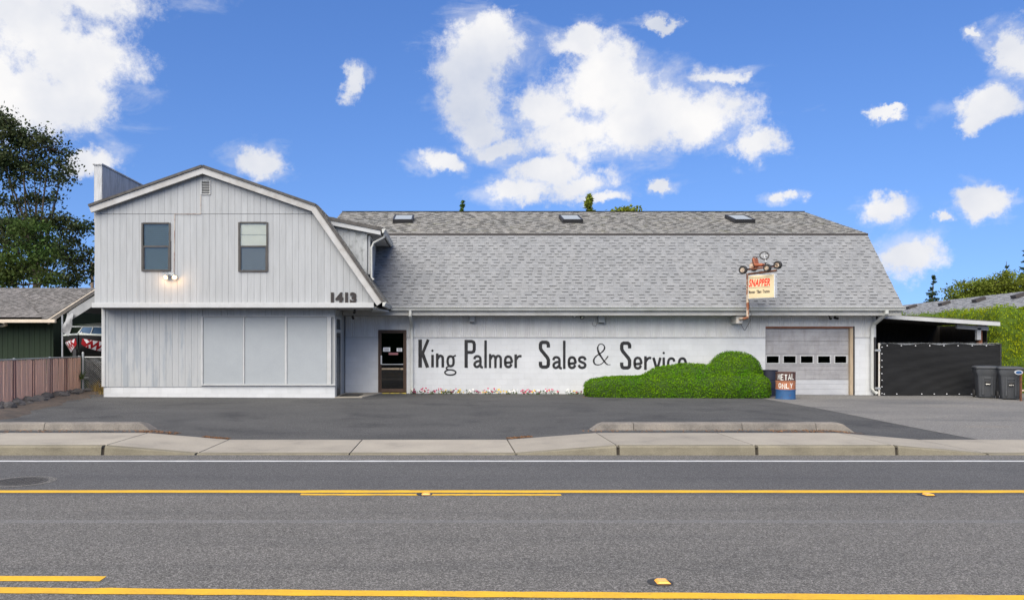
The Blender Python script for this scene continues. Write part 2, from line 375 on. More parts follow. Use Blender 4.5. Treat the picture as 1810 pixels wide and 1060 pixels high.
def asphalt(name, c1, c2, speck, wear=None, big=.35):
    m = material(name, c1, .9, c2, big, (1, 1.6, 1), bump=.5, bscale=110, spec=.25, contrast=(.3, .7), stains=wear)
    nt = m.node_tree; N = nt.nodes.new; L = nt.links.new; b = nt.nodes['Principled BSDF']; src = b.inputs['Base Color'].links[0].from_socket
    g = N('ShaderNodeNewGeometry'); cur = src
    for sc, k, rnd in ((75, speck * .7, 1.0), (170, speck, 1)):
        v = N('ShaderNodeTexVoronoi'); v.inputs['Scale'].default_value = sc; L(g.outputs['Position'], v.inputs['Vector'])
        s = N('ShaderNodeSeparateColor'); L(v.outputs['Color'], s.inputs[0])
        pw = N('ShaderNodeMath'); pw.operation = 'POWER'; L(s.outputs[0], pw.inputs[0]); pw.inputs[1].default_value = 1.6
        r = N('ShaderNodeMapRange'); L(pw.outputs[0], r.inputs[0]); r.inputs[3].default_value = 1 - k; r.inputs[4].default_value = 1 + k * 1.5
        x = N('ShaderNodeMix'); x.data_type = 'RGBA'; x.blend_type = 'MULTIPLY'; x.inputs['Factor'].default_value = 1
        L(cur, x.inputs['A']); L(r.outputs[0], x.inputs['B']); cur = x.outputs['Result']
    L(cur, b.inputs['Base Color']); return m
M['road'] = asphalt('road', (.122, .118, .111), (.138, .133, .125), .5, [((.075, .075, .074), .9, (.12, 1.6, 1), .50, .72, .55), ((.14, .136, .13), .5, (.2, 1.0, 1), .55, .75, .5), ((.03, .03, .03), 14, (1, 2, 1), .74, .78, .8)])
M['road_dark'] = asphalt('road_dark', (.083, .083, .085), (.098, .098, .098), .38, [((.07, .07, .073), .8, (.12, 1.8, 1), .5, .7, .6)])
M['road_seam'] = asphalt('road_seam', (.155, .152, .148), (.135, .134, .132), .3)
M['lot'] = asphalt('lot', (.060, .061, .061), (.086, .086, .085), .35, [((.032, .033, .036), .7, (1, 1, 1), .52, .7, .7), ((.02, .02, .02), 3, (.6, 3, 1), .70, .76, .7)])
M['drive'] = asphalt('drive', (.15, .147, .142), (.19, .184, .172), .35, [((.09, .092, .095), .5, (.35, 1.2, 1), .5, .68, .7), ((.28, .20, .12), .5, (.3, 1, 1), .60, .75, .5)])
M['soil'] = material('soil', (.09, .068, .052), .98, (.05, .042, .037), 3, fine=.4, fscale=25, bump=.8, bscale=25)
M['ground'] = material('ground', (.07, .075, .04), .98, (.10, .09, .06), .4)
M['yellow'] = material('yellow', (.66, .39, .02), .8, (.56, .33, .025), 3, fine=.12, fscale=40, stains=[((.16, .14, .09), 18, (1, 1, 1), .63, .72, .8)])
M['white_line'] = material('white_line', (.52, .53, .53), .8, (.42, .43, .43), 3, fine=.12, fscale=40, stains=[((.16, .16, .16), 16, (1, 1, 1), .62, .72, .8)])
M['amber'] = material('amber', (.85, .40, .03), .25, spec=.6, coat=.4)
M['iron'] = material('iron', (.05, .049, .047), .7, (.08, .076, .072), 12, metal=.1)
M['rust'] = material('rust', (.24, .085, .04), .8, (.52, .42, .32), 5, contrast=(.42, .52), bump=.3)
M['rust_dark'] = material('rust_dark', (.17, .065, .03), .85, (.075, .04, .028), 9, bump=.3)
M['rust_orange'] = material('rust_orange', (.40, .13, .06), .7, (.22, .075, .04), 7, bump=.2)
M['rubber'] = material('rubber', (.022, .022, .023), .75, (.04, .038, .036), 9)
M['rim'] = material('rim', (.52, .45, .36), .6, (.36, .24, .15), 14)
M['sign_cream'] = material('sign_cream', (.70, .58, .36), .6, (.62, .50, .30), 2.5, spec=.4)
M['sign_edge'] = material('sign_edge', (.66, .67, .68), .5, (.55, .55, .52), 4)
M['sign_red'] = material('sign_red', (.78, .035, .012), .5)
M['sign_black'] = material('sign_black', (.03, .028, .025), .5)
M['bin'] = material('bin', (.046, .050, .056), .6, (.062, .066, .072), 3, spec=.35, bump=.15, bscale=120)
M['screen'] = material('screen', (.006, .0065, .0075), .95, (.010, .0105, .0115), 3, (1, 1, 6), bump=.35, bscale=14, fine=.25, fscale=90)
M['galv'] = material('galv', (.42, .44, .45), .45, (.34, .35, .35), 6, metal=.55)
M['pole_white'] = material('pole_white', (.52, .50, .46), .5, (.36, .24, .15), 7, contrast=(.58, .66))
M['pink_slat'] = material('pink_slat', (.88, .52, .38), .7, (.82, .48, .35), 2, spec=.3, rand=.05)
M['red_slat'] = material('red_slat', (.16, .030, .028), .6, rand=.1)
M['green_wall'] = material('green_wall', (.018, .033, .017), .85, (.014, .026, .014), 1.5, (4, 4, .5))
M['cream_trim'] = material('cream_trim', (.60, .52, .42), .6, (.52, .45, .36), 3)
M['tarp'] = material('tarp', (.30, .31, .32), .7, (.22, .23, .24), 3)
M['tarp_dark'] = material('tarp_dark', (.010, .010, .011), .9, (.018, .018, .019), 2)
M['hull_dark'] = material('hull_dark', (.022, .022, .022), .3, coat=.4)
M['hull_white'] = material('hull_white', (.58, .62, .58), .35, coat=.3)
M['teeth_red'] = material('teeth_red', (.36, .012, .018), .4)
M['canvas_blue'] = material('canvas_blue', (.03, .07, .13), .7)
M['drum_blue'] = material('drum_blue', (.03, .10, .24), .55, (.025, .08, .19), 5, stains=[((.16, .06, .03), 6, (1, 1, 1), .6, .7, .8)])
M['drum_rust'] = material('drum_rust', (.30, .10, .045), .8, (.40, .17, .09), 7, bump=.2)
M['drum_brown'] = material('drum_brown', (.065, .035, .035), .75, (.10, .05, .04), 7)
M['drum_paint'] = material('drum_paint', (.70, .72, .68), .7, (.55, .50, .42), 16, contrast=(.5, .7))
M['rock'] = material('rock', (.045, .043, .045), .95, (.085, .08, .08), 5, fine=.3, fscale=30, bump=.6, bscale=20)
M['bark'] = material('bark', (.10, .075, .055), .95, (.055, .043, .034), 6, (3, 3, .6), bump=.5, bscale=15)
M['leaf_dark'] = material('leaf_dark', (.032, .055, .022), .6, (.055, .062, .024), .8, tone=True, trans=.25, spec=.1)
M['leaf_mid'] = material('leaf_mid', (.050, .095, .022), .6, (.075, .10, .025), .8, tone=True, trans=.28, spec=.1)
M['leaf_yellow'] = material('leaf_yellow', (.17, .19, .022), .6, (.11, .15, .022), .5, tone=True, trans=.3, spec=.1)
M['leaf_box'] = material('leaf_box', (.075, .205, .006), .8, (.125, .24, .006), 1.4, tone=True, trans=.3, spec=.08)
M['leaf_cedar'] = material('leaf_cedar', (.17, .27, .010), .8, (.30, .33, .010), 1.3, tone=True, trans=.35, spec=.06)
M['needle'] = material('needle', (.026, .05, .024), .7, (.04, .062, .024), 1, tone=True, trans=.15, spec=.1)
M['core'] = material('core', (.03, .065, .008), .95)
M['leaf_cedar_shaded'] = material('leaf_cedar_shaded', (.10, .17, .012), .8, (.14, .19, .012), 1.0, tone=True, trans=.3, spec=.06)  # back row of cedars: its shade is put into the leaf colour
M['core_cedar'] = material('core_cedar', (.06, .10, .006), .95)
M['shade_board'] = material('shade_board', (.028, .024, .021), .9, (.018, .016, .014), 4, (4, 4, .6))  # near-black boards, the carport's shade put into their colour
M['straw'] = material('straw', (.30, .20, .07), .9, (.20, .16, .05), 6, tone=True, trans=.3)
M['litter'] = material('litter', (.23, .115, .045), .95, (.15, .07, .03), 6, tone=True)
for n_, c_ in (('petal_pink', (.55, .07, .16)), ('petal_white', (.78, .76, .72)), ('petal_yellow', (.75, .52, .05)), ('petal_dark', (.16, .02, .06))):
    M[n_] = material(n_, c_, .6, trans=.2)
M['mat'] = material('mat', (.015, .015, .015), .95, bump=.4, bscale=90)
M['lamp_glow'] = emit_material('lamp_glow', (1, .66, .28), 2.2)
M['pole_wood'] = material('pole_wood', (.20, .15, .11), .95)

# ------------------------------------------------------------------ ground, road, pavement
def hk(x):                                     # height of the kerb line: dropped at the two driveways
    if x < -5.72: return .15
    if x < -4.18: return lerp(.15, .022, (x + 5.72) / 1.54)
    if x < 1.10: return .022
    if x < 2.79: return lerp(.022, .15, (x - 1.10) / 1.69)
    if x < 7.39: return .15
    if x < 8.9: return lerp(.15, .022, (x - 7.39) / 1.51)
    return .022
def zlot(x, d):
    t = clamp((d - 15.03) / 8.0); t = t * t * (3 - 2 * t)
    return lerp(hk(x) - .006, .165 - clamp((x + 11) / 26) * .10, t)

g = MB().box(-400, 400, -60, 900, -1.0, -.35).build('ground', M['ground']); tag(g, kind='structure', label='flat ground reaching back to the horizon')
mb = MB()
for y0, y1, k in ((-9, 5.5, 0), (5.5, 8.12, 0), (8.12, 8.26, 2), (8.26, 9.6, 0), (9.6, 12.55, 1), (12.55, 13.09, 0)):
    mb.mi = k; mb.add([(-75, y0, 0), (75, y0, 0), (75, y1, 0), (-75, y1, 0)], [(0, 1, 2, 3)])
mb.mi = 0; mb.add([(-75, -9, -.34), (75, -9, -.34), (75, 13.09, -.34), (-75, 13.09, -.34)], [(3, 2, 1, 0)])
road = mb.build('road', [M['road'], M['road_dark'], M['road_seam']], fix=False); tag(road, kind='structure', label='grey asphalt road with yellow and white lines')
def road_line(name, m, pts, w, label=None):
    a = []; b = []
    for x, y in pts: a.append((x, y - w / 2 + random.gauss(0, .004), .004)); b.append((x, y + w / 2 + random.gauss(0, .004), .004))
    o = MB().sheet([a, b]).build(name, m, road, fix=False)
    if label: o['label'] = label
def rough_line(x0, x1, ya, yb, n=400):
    return [(lerp(x0, x1, i / n), lerp(ya, yb, i / n)) for i in range(n + 1)]
road_line('edge_line', M['white_line'], rough_line(-60, 60, 12.38, 12.40), .125, 'long white edge line')
road_line('lane_line', M['yellow'], rough_line(-60, 60, 9.86, 9.81), .165, 'long solid yellow line of the far lane')
road_line('lane_line', M['yellow'], rough_line(-1.81, 1.36, 9.64, 9.62, 40), .10, 'short yellow dash beside the far lane line')
road_line('lane_line', M['yellow'], rough_line(-30, 30, 6.55, 5.06), .135, 'near solid yellow line')
road_line('lane_line', M['yellow'], [(-9, 6.2), (-5, 6.19), (-2.78, 6.18), (-2.70, 6.18)], .13, 'short near yellow dash at the left')

KJ = [-24, -20, -17, -14, -11.1, -8.4, -5.72, -4.18, -1.65, 1.10, 2.79, 5.08, 7.39, 8.9, 11.4, 13.9, 17, 21, 25]
sw = MB()
rows = [[(x, d, hk(x) - .035) for x in KJ] for d in (13.10, 15.04)]
sw.sheet([rows[0], rows[1]]); sidewalk = sw.build('sidewalk', M['joint'], fix=False); tag(sidewalk, kind='structure', label='concrete sidewalk of pale slabs along the road')
kb = MB(); kb.sheet([[(x, 13.10, -.02) for x in KJ], [(x, 13.12, hk(x) - .03) for x in KJ]]); kerb = kb.build('kerb', M['joint'], fix=False)
tag(kerb, kind='structure', label='tan concrete kerb between road and sidewalk')
for i in range(len(KJ) - 1):
    a, b = KJ[i], KJ[i + 1]; g = .011
    n = 6; rs = []
    for (d, dz) in ((13.262, -.04), (13.262, -.006), (13.272, 0), (15.02, 0), (15.03, -.006), (15.03, -.04)):
        rs.append([(lerp(a + g, b - g, j / n), d, hk(lerp(a + g, b - g, j / n)) + dz) for j in range(n + 1)])
    m_ = MB().sheet(rs)
    for x in (a + g, b - g): m_.add([(x, 13.262, hk(x) - .04), (x, 13.272, hk(x)), (x, 15.02, hk(x)), (x, 15.03, hk(x) - .04)], [(0, 1, 2, 3)])
    m_.build('slab', M['concrete'], sidewalk, fix=True)
    g2 = .028 if hk(a) > .1 or hk(b) > .1 else .012
    rs = []
    for (d, k, dz) in ((13.065, 0, -.04), (13.085, .82, 0), (13.11, 1, 0), (13.245, 1, .001), (13.25, 0, -.02)):
        rs.append([(lerp(a + g2, b - g2, j / n), d, hk(lerp(a + g2, b - g2, j / n)) * k + dz) for j in range(n + 1)])
    m_ = MB().sheet(rs)
    for x in (a + g2, b - g2): m_.add([(x, 13.065, -.04), (x, 13.085, hk(x) * .82), (x, 13.11, hk(x)), (x, 13.245, hk(x)), (x, 13.25, -.02)], [(0, 1, 2, 3, 4)])
    m_.build('kerb_stone', M['kerb'], kerb, fix=True)

xs = list(np.linspace(-16, 10.05, 60)); ds = list(np.linspace(15.035, 30, 40))
lot = MB().sheet([[(x, d, zlot(x, d)) for x in xs] for d in ds]).build('parking_lot', M['lot'], smooth=True, fix=False); tag(lot, kind='structure', label='dark asphalt forecourt in front of the building')
xs = list(np.linspace(10.05, 34, 40))
drv = MB().sheet([[(x, d, zlot(x, d) + .004) for x in xs] for d in list(np.linspace(15.035, 40, 50))]).build('driveway', M['drive'], smooth=True, fix=False)
tag(drv, kind='structure', label='paler worn driveway in front of the garage door')

# raised parking kerbs along the back of the sidewalk
def parking_kerb(label, joints, ends):
    t = thing('parking_kerb', ((joints[0] + joints[-1]) / 2, 15.75, hk(joints[0])), label, 'kerb', 'raised kerbs behind the sidewalk')
    for i in range(len(joints) - 1):
        a, b = joints[i] + .006, joints[i + 1] - .006; z0 = hk(a)
        ca = .30 if (i == 0 and ends[0]) else 0; cb = .30 if (i == len(joints) - 2 and ends[1]) else 0
        h = .135; m_ = MB()
        pr = [(15.52, -.05, 0), (15.56, h * .8, .7), (15.61, h, 1), (15.80, h, 1), (15.86, h * .75, .7), (15.90, -.05, 0)]
        n = 8; rs = []
        for d, z, k in pr:
            rs.append([(lerp(a + ca * k, b - cb * k, j / n), d, z0 + z + random.uniform(-.004, .004)) for j in range(n + 1)])
        m_.sheet(rs)
        m_.add([r[0] for r in rs], [tuple(range(6))]); m_.add([r[-1] for r in rs], [tuple(range(5, -1, -1))])
        m_.build('kerb_segment', M['kerb_old'], t, smooth=True)
parking_kerb('long weathered concrete kerb behind the left sidewalk, beside the pink fence', [-13, -10.6, -7.95, -5.80], (0, 1))
parking_kerb('weathered concrete kerb behind the sidewalk in front of the clipped hedge', [2.75, 3.62, 5.75, 7.20, 7.95], (1, 1))
def litter(name, label, areas, n, mat, size, tone=(.5, 1.5), cat=None):
    pos = []
    for i in range(n):
        x0, x1, d0, d1 = areas[i % len(areas)]
        x = random.uniform(x0, x1); d = lerp(d0, d1, random.random() ** 1.4); pos.append((x, d, zlot(x, d) + .008 + random.random() * .008))
    v, q, t = leaves(np.array(pos), size, np.tile([0, 0, 1.], (n, 1)), .25, .3, tone)
    o = link(name, np_mesh(name, v, q, mat, t)); tag(o, label, cat or 'litter', kind='stuff')
litter('fallen_needles', 'brown needles drifted along the kerbs and the foot of the wall',
       [(-9.5, -5.6, 15.50, 15.10), (2.6, 8.0, 15.50, 15.10), (6.2, 7.8, 15.5, 15.1), (-1.2, 10.0, 26.7, 25.5), (-4.7, -4.2, 15.2, 15.0), (1.1, 1.6, 15.3, 15.1), (-12.3, -11, 25.5, 21), (-6, -5.2, 15.4, 15.05)], 3200, M['litter'], .022)

# soil bed along the pink fence
pts = []
def edge_x(d): return lerp(-9.7, -11.6, clamp((d - 17.2) / 8.8)) + .12 * math.sin(d * 2.1) + .06 * math.sin(d * 5.3)
rows = []
for d in np.linspace(15.9, 28.0, 60):
    e = edge_x(d); r = []
    for k in range(14):
        t = k / 13; x = lerp(-16, e, t ** .6); h = .012 + .09 * (1 - t) ** .5 * (.8 + .4 * math.sin(d * 3 + x * 4)) + random.uniform(0, .02)
        if k == 13: h = -.02
        r.append((x, d, zlot(x, d) + h))
    rows.append(r)
soil = MB().sheet(rows).build('soil_bed', M['soil'], smooth=True, fix=False); tag(soil, kind='structure', label='brown soil bed between pink fence and asphalt')

# ------------------------------------------------------------------ the shop building
DW, DL, DU = 27.4, 25.0, 24.45
B = thing('shop_building', (0, 27.4, .1), 'long white shop with grey gambrel roof, boarded front wing and black painted lettering', 'building')

def clip(poly, x0, x1):
    for ax, s in ((x0, 1), (x1, -1)):
        out = []
        for i in range(len(poly)):
            p, q = poly[i], poly[(i + 1) % len(poly)]
            ip, iq = (p[0] - ax) * s >= 0, (q[0] - ax) * s >= 0
            if ip: out.append(p)
            if ip != iq:
                t = (ax - p[0]) / (q[0] - p[0]); out.append((ax, p[1] + (q[1] - p[1]) * t))
        poly = out
        if len(poly) < 3: return []
    return poly
def clipz(poly, z0, z1):
    r = clip([(z, x) for x, z in poly], z0, z1); return [(x, z) for z, x in r]
def planks(poly, d, m, pitch=.2, holes=(), phase=0, name='plank', th=.018, gap=.0028, ax='y'):
    x0 = min(p[0] for p in poly); x1 = max(p[0] for p in poly)
    cuts = {x0, x1}; k = math.floor((x0 - phase) / pitch)
    while True:
        k += 1; x = phase + k * pitch
        if x >= x1 - .03: break
        if x > x0 + .03: cuts.add(x)
    cuts = sorted(cuts)
    for a, b in zip(cuts, cuts[1:]):
        segs = [(a, b)]
        for hx0, hx1, _, _ in holes:
            ns = []
            for s, e in segs:
                q = sorted({s, e, *[v for v in (hx0, hx1) if s < v < e]}); ns += list(zip(q, q[1:]))
            segs = ns
        for s, e in segs:
            g0 = gap if s == a else 0; g1 = gap if e == b else 0
            pc = clip(poly, s + g0, e - g1)
            if len(pc) < 3: continue
            pieces = [pc]
            for hx0, hx1, hz0, hz1 in holes:
                if s >= hx0 - 1e-6 and e <= hx1 + 1e-6:
                    pieces = [q for p in pieces for q in (clipz(p, -9, hz0), clipz(p, hz1, 99)) if len(q) >= 3]
            for p in pieces: MB().prism(p, d, d + th, ax).build(name, m, B)

# --- wing cores (solid volumes behind the cladding)
MB().prism([(-10.93, 2.99), (-2.30, 2.99), (-4.2, 5.9), (-7.56, 7.1), (-10.93, 5.95)], DU + .05, 39).build('wall', M['siding'], B, label='upper storey of the front wing')
box('wall', M['siding'], B, -10.93, -3.70, DL + .045, 39, .0, 2.94, label='lower storey of the front wing')
# --- upper front cladding
Wl = (PX(251, DU), PX(301.5, DU), PZ(479, DU), PZ(394, DU)); Wr = (PX(422, DU), PX(473.5, DU), PZ(480, DU), PZ(393, DU))
planks([(-10.95, 3.105), (-2.2, 3.105), (-4.02, 5.838), (-10.95, 5.838)], DU, M['siding'], .197, [Wl, Wr], phase=-10.95)
planks([(-10.95, 5.850), (-4.06, 5.850), (-4.15, 5.95), (-7.56, 7.13), (-10.95, 5.98)], DU - .006, M['siding'], .197, [(PX(355, DU), PX(373, DU), PZ(345, DU), PZ(319, DU))], phase=-10.95)
# bottom band, soffit
box('trim_band', M['trim'], B, -10.99, PX(661, 24.38), 24.34, 24.44, 2.95, 3.10, .006)
box('soffit', M['trim_dirty'], B, -10.95, -2.25, 24.46, 27.38, 2.952, 2.985)
MB().prism([(PX(661, 24.38) - .02, 24.40), (-2.02, 26.3), (-2.02, 26.5), (-2.6, 26.5)], 2.90, 2.949, 'z').build('soffit', M['trim'], B)
# rakes and roof of the wing
EL, AP, BR, TP = (-11.03, 6.03), (-7.56, 7.24), (-4.10, 6.05), (-2.06, 3.11)
def offs(p, q, w):
    d = Vector((q[0] - p[0], q[1] - p[1])).normalized(); n = Vector((d.y, -d.x)) * w; return n
def rake(pts, w, d0, d1, m, name):
    for i in range(len(pts) - 1):
        p, q = Vector(pts[i]), Vector(pts[i + 1]); n = offs(p, q, w)
        def mit(j):
            if j == 0 or j == len(pts) - 1: return n
            n1 = offs(pts[j - 1], pts[j], w); n2 = offs(pts[j], pts[j + 1], w); m_ = (n1 + n2).normalized(); return m_ * (w / m_.dot(n1.normalized()))
        a, b = mit(i), mit(i + 1)
        MB().prism([tuple(p), tuple(q), tuple(q + b), tuple(p + a)], d0, d1).build(name, m, B, .004)
rake([EL, AP, BR, TP], .185, 24.25, 24.33, M['trim_dirty'], 'rake_board')
for i, (p, q) in enumerate(((EL, AP), (AP, BR), (BR, TP))):     # dark shingled roof edge and slopes
    n = -offs(p, q, .075); p, q = Vector(p), Vector(q)
    back = 38 if i < 2 else 29.3
    MB().prism([tuple(p), tuple(q), tuple(q + n), tuple(p + n)], 24.21, back).build('roof_slope', M['roof_edge'], B)

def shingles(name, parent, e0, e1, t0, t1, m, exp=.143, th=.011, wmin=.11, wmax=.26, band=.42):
    hi_tab = True
    e0, e1, t0, t1 = map(Vector, (e0, e1, t0, t1)); n = (e1 - e0).cross(t0 - e0).normalized()
    if n.z < 0: n = -n
    L_ = ((t0 + t1) / 2 - (e0 + e1) / 2).length; k = int(L_ / exp); mb = MB()
    for r in range(k + 1):
        a = r * exp / L_; b = min(1, (r + 1.15) * exp / L_)
        if a >= 1: break
        pa, pb = e0.lerp(t0, a), e1.lerp(t1, a); qa, qb = e0.lerp(t0, b), e1.lerp(t1, b); W = (pb - pa).length
        x = -random.random() * .3; hi_tab = random.random() < .5
        while x < W:
            hi_tab = not hi_tab
            w = random.uniform(wmin, wmax) * (1 if hi_tab else .9); s, e = max(0, x) / W, min(W, x + w - (.003 if hi_tab else 0)) / W; x += w
            if e <= s: continue
            hi = th * (1.2 if hi_tab else .45); n_ = n * hi
            A, B_, C, D = pa.lerp(pb, s) + n_, pa.lerp(pb, e) + n_, qa.lerp(qb, e) + n * .002, qa.lerp(qb, s) + n * .002
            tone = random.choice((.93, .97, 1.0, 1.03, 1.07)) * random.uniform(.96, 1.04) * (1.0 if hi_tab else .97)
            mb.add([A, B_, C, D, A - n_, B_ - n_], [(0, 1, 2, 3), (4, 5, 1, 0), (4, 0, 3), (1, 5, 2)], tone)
            if hi_tab and r > 0 and random.random() < .75:      # granule band under raised tabs, darkened to carry the shadow each tab casts
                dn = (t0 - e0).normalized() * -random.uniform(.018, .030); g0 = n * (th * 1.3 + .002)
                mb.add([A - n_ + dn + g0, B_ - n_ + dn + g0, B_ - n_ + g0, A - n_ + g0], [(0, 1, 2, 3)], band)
    o = mb.build(name, m, parent, fix=False); o['kind'] = 'stuff'; return o
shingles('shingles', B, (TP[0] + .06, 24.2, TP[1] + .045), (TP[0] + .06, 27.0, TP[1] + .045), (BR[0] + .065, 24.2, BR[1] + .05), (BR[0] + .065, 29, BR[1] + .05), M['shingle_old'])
# --- parapet fin on the left edge
pf = MB().box(-11.04, -10.80, 24.62, 38, 5.6, PZ(292, 24.62)); pf.build('parapet', M['parapet'], B, label='tall weathered parapet on the left edge of the wing roof')
box('parapet_cap', M['parapet'], B, -11.07, -10.77, 24.58, 38.02, PZ(292, 24.62) + .001, PZ(289, 24.62), .006)
for i in range(12):
    y0 = 24.66 + i * 1.1; MB().box(-10.798, -10.788, y0, y0 + 1.092, 5.8, PZ(293.5, 24.62)).build('parapet_panel', M['parapet'], B)

# --- upper windows
def window(rect, d, left):
    x0, x1, z0, z1 = rect; f = .045; zm = z0 + (z1 - z0) * .51
    m_ = MB()
    for a in ((x0 - .01, x0 + f, z0, z1), (x1 - f, x1 + .01, z0, z1), (x0 + f, x1 - f, z1 - f * .7, z1 + .012), (x0 + f, x1 - f, z0 - .012, z0 + f)):
        m_.box(a[0], a[1], d - .035, d + .045, a[2], a[3])
    w = m_.build('window', M['bronze'], B, label='bronze sash window with greenish blind' if left else 'bronze sash window with cream shade and reflecting lower pane')
    MB().box(x0 + f, x1 - f, d - .022, d + .03, zm - .025, zm + .025).build('meeting_rail', M['bronze'], w)
    MB().box(x0 + f, x0 + f + .028, d - .015, d + .03, z0 + f, zm - .025).box(x1 - f - .028, x1 - f, d - .015, d + .03, z0 + f, zm - .025).build('sash', M['bronze'], w)
    for a, b, dd in ((zm + .025, z1 - f * .7, .012), (z0 + f, zm - .025, 0)):
        MB().box(x0 + f, x1 - f, d + dd, d + dd + .005, a, b).build('pane', M['glass'], w)
    n = 22; bm_ = M['blind_green'] if left else M['blind_white']
    if left:
        for i in range(n):
            z = lerp(z0 + f, z1 - f, (i + .5) / n); h = (z1 - z0) / n * .47
            MB().add([(x0 + f, d + .034, z - h), (x1 - f, d + .034, z - h), (x1 - f, d + .046, z + h), (x0 + f, d + .046, z + h)], [(0, 1, 2, 3)]).build('blind_slat', bm_, w, fix=False)
    else:
        for a, b in ((z0 + f, zm - .01), (zm, zm + .36), (zm + .375, z1 - .03)):
            box('blind_or_reflection', bm_ if a > zm - .3 else M['reflection_grey'], w, x0 + f, x1 - f, d + .034, d + .044, a, b)  # lowest panel: grey colour imitates the pane's reflection; the others are cream shade
    box('trim_strip', M['trim'], B, x1 + .012, x1 + .035, d - .012, d + .0, zm + .15, z1) if left else None
window(Wl, DU, True); window(Wr, DU, False)
# --- gable vent
x0, x1, z0, z1 = PX(355.5, DU), PX(372.5, DU), PZ(344.5, DU), PZ(319.5, DU)
m_ = MB()
for a in ((x0, x0 + .025, z0, z1), (x1 - .025, x1, z0, z1), (x0 + .025, x1 - .025, z1 - .02, z1), (x0 + .025, x1 - .025, z0, z0 + .02)): m_.box(a[0], a[1], DU - .035, DU + .02, a[2], a[3])
vent = m_.build('gable_vent', M['trim'], B); box('vent_backing', M['interior'], vent, x0, x1, DU + .021, DU + .03, z0, z1)
for i in range(8):
    z = lerp(z0 + .02, z1 - .02, (i + .5) / 8)
    MB().add([(x0 + .025, DU - .03, z - .016), (x1 - .025, DU - .03, z - .016), (x1 - .025, DU + .015, z + .014), (x0 + .025, DU + .015, z + .014)], [(0, 1, 2, 3)]).build('vent_slat', M['trim'], vent, fix=False)
# rusty conduit: vent -> seam -> down to the lamp
cd = MB()
pth = [P(355, 346, DU - .02), P(355, 378.5, DU - .02), P(309, 378.5, DU - .02), P(307.5, 484, DU - .02)]
cd.tube(pth, .008, 6).build('conduit', M['rust'], B)
# --- street number
dx = [(584.5, '1'), (597, '4'), (609.5, '1'), (621.5, '3')]
for i, (px, ch) in enumerate(dx):
    me = text_mesh(ch, .415, bold=.024, mat=M['digit'], extrude=.01, sx=1.02)
    p = P(px + 3, 534.3, DU - .022)
    link('number_digit', me, B, Vector(p) - offset(B) , (R(90), 0, 0), label='dark street number digit ' + ch)

# --- dormer on the right slope
DD = 25.15
dm = [(-4.02, 5.72), (PX(650, DD), PZ(405, DD)), (PX(650, DD), PZ(490, DD)), (-2.80, 4.05)]
dor = MB().prism([(-4.05, 5.78), (-2.62, 5.42), (-2.62, 3.85), (-2.75, 3.85)], DD + .02, 28.8).build('dormer', M['siding_mossy'], B, label='shed dormer on the wing roof with mossy white cheek')
pl = [(-4.0, 5.74), (-2.61, 5.40), (-2.61, 4.02), (-2.70, 4.02)]
for k in range(8):
    a = -4.0 + k * .197 + .05; pc = clip(pl, a + .003, min(a + .194, -2.61))
    if len(pc) >= 3: MB().prism(pc, DD, DD + .018).build('plank', M['siding_mossy'], dor)
MB().prism([(-4.12, 5.90), (-2.12, 5.50), (-2.12, 5.40), (-4.12, 5.80)], DD - .22, 28.8).build('dormer_roof', M['roof_edge'], dor)
MB().prism([(-4.02, 5.775), (-2.16, 5.40), (-2.16, 5.27), (-3.92, 5.62)], DD - .19, DD - .13).build('rake_board', M['trim'], dor)
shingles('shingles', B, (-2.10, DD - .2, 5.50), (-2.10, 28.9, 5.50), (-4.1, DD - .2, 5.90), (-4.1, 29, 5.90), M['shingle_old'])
box('soffit', M['trim_dirty'], dor, -2.60, -2.17, DD - .12, 28.6, 5.33, 5.36)
def gutter_y(x, y0, y1, z, par, r=.07):
    prof = [(0, 0), (.055, 0), (.075, .03), (.085, .07), (.12, .11), (.12, .125), (0, .125)]
    return MB().prism([(x + a, z + b) for a, b in prof], y0, y1).build('gutter', M['gutter'], par, .003)
gutter_y(-2.12, DD - .22, 28.5, 5.33, dor)
wz0, wz1 = 4.12, 5.22
wd = MB()
for a in ((DD + .1, DD + .18), (DD + 1.0, DD + 1.08)): wd.box(-2.60, -2.52, a[0], a[1], wz0, wz1)
wd.box(-2.60, -2.52, DD + .1, DD + 1.08, wz0 - .06, wz0).box(-2.60, -2.52, DD + .1, DD + 1.08, wz1, wz1 + .06)
wn = wd.build('window', M['trim'], dor, label='narrow side window of the dormer'); box('pane', M['glass_dark'], wn, -2.57, -2.56, DD + .18, DD + 1.0, wz0, wz1); box('window_backing', M['interior'], wn, -2.61, -2.60, DD + .18, DD + 1.0, wz0, wz1)
MB().tube([(-2.05, DD - .05, 5.36), (-2.07, DD - .02, 5.22), (-2.40, DD + .02, 5.05), (-2.47, DD + .03, 4.9), (-2.47, DD + .03, 3.95), (-2.40, DD, 3.87)], .035, 8).build('downspout', M['gutter'], dor, smooth=True)
# wing gutter along the steep eave
gutter_y(TP[0] + .02, 24.2, 26.55, TP[1] - .12, B)

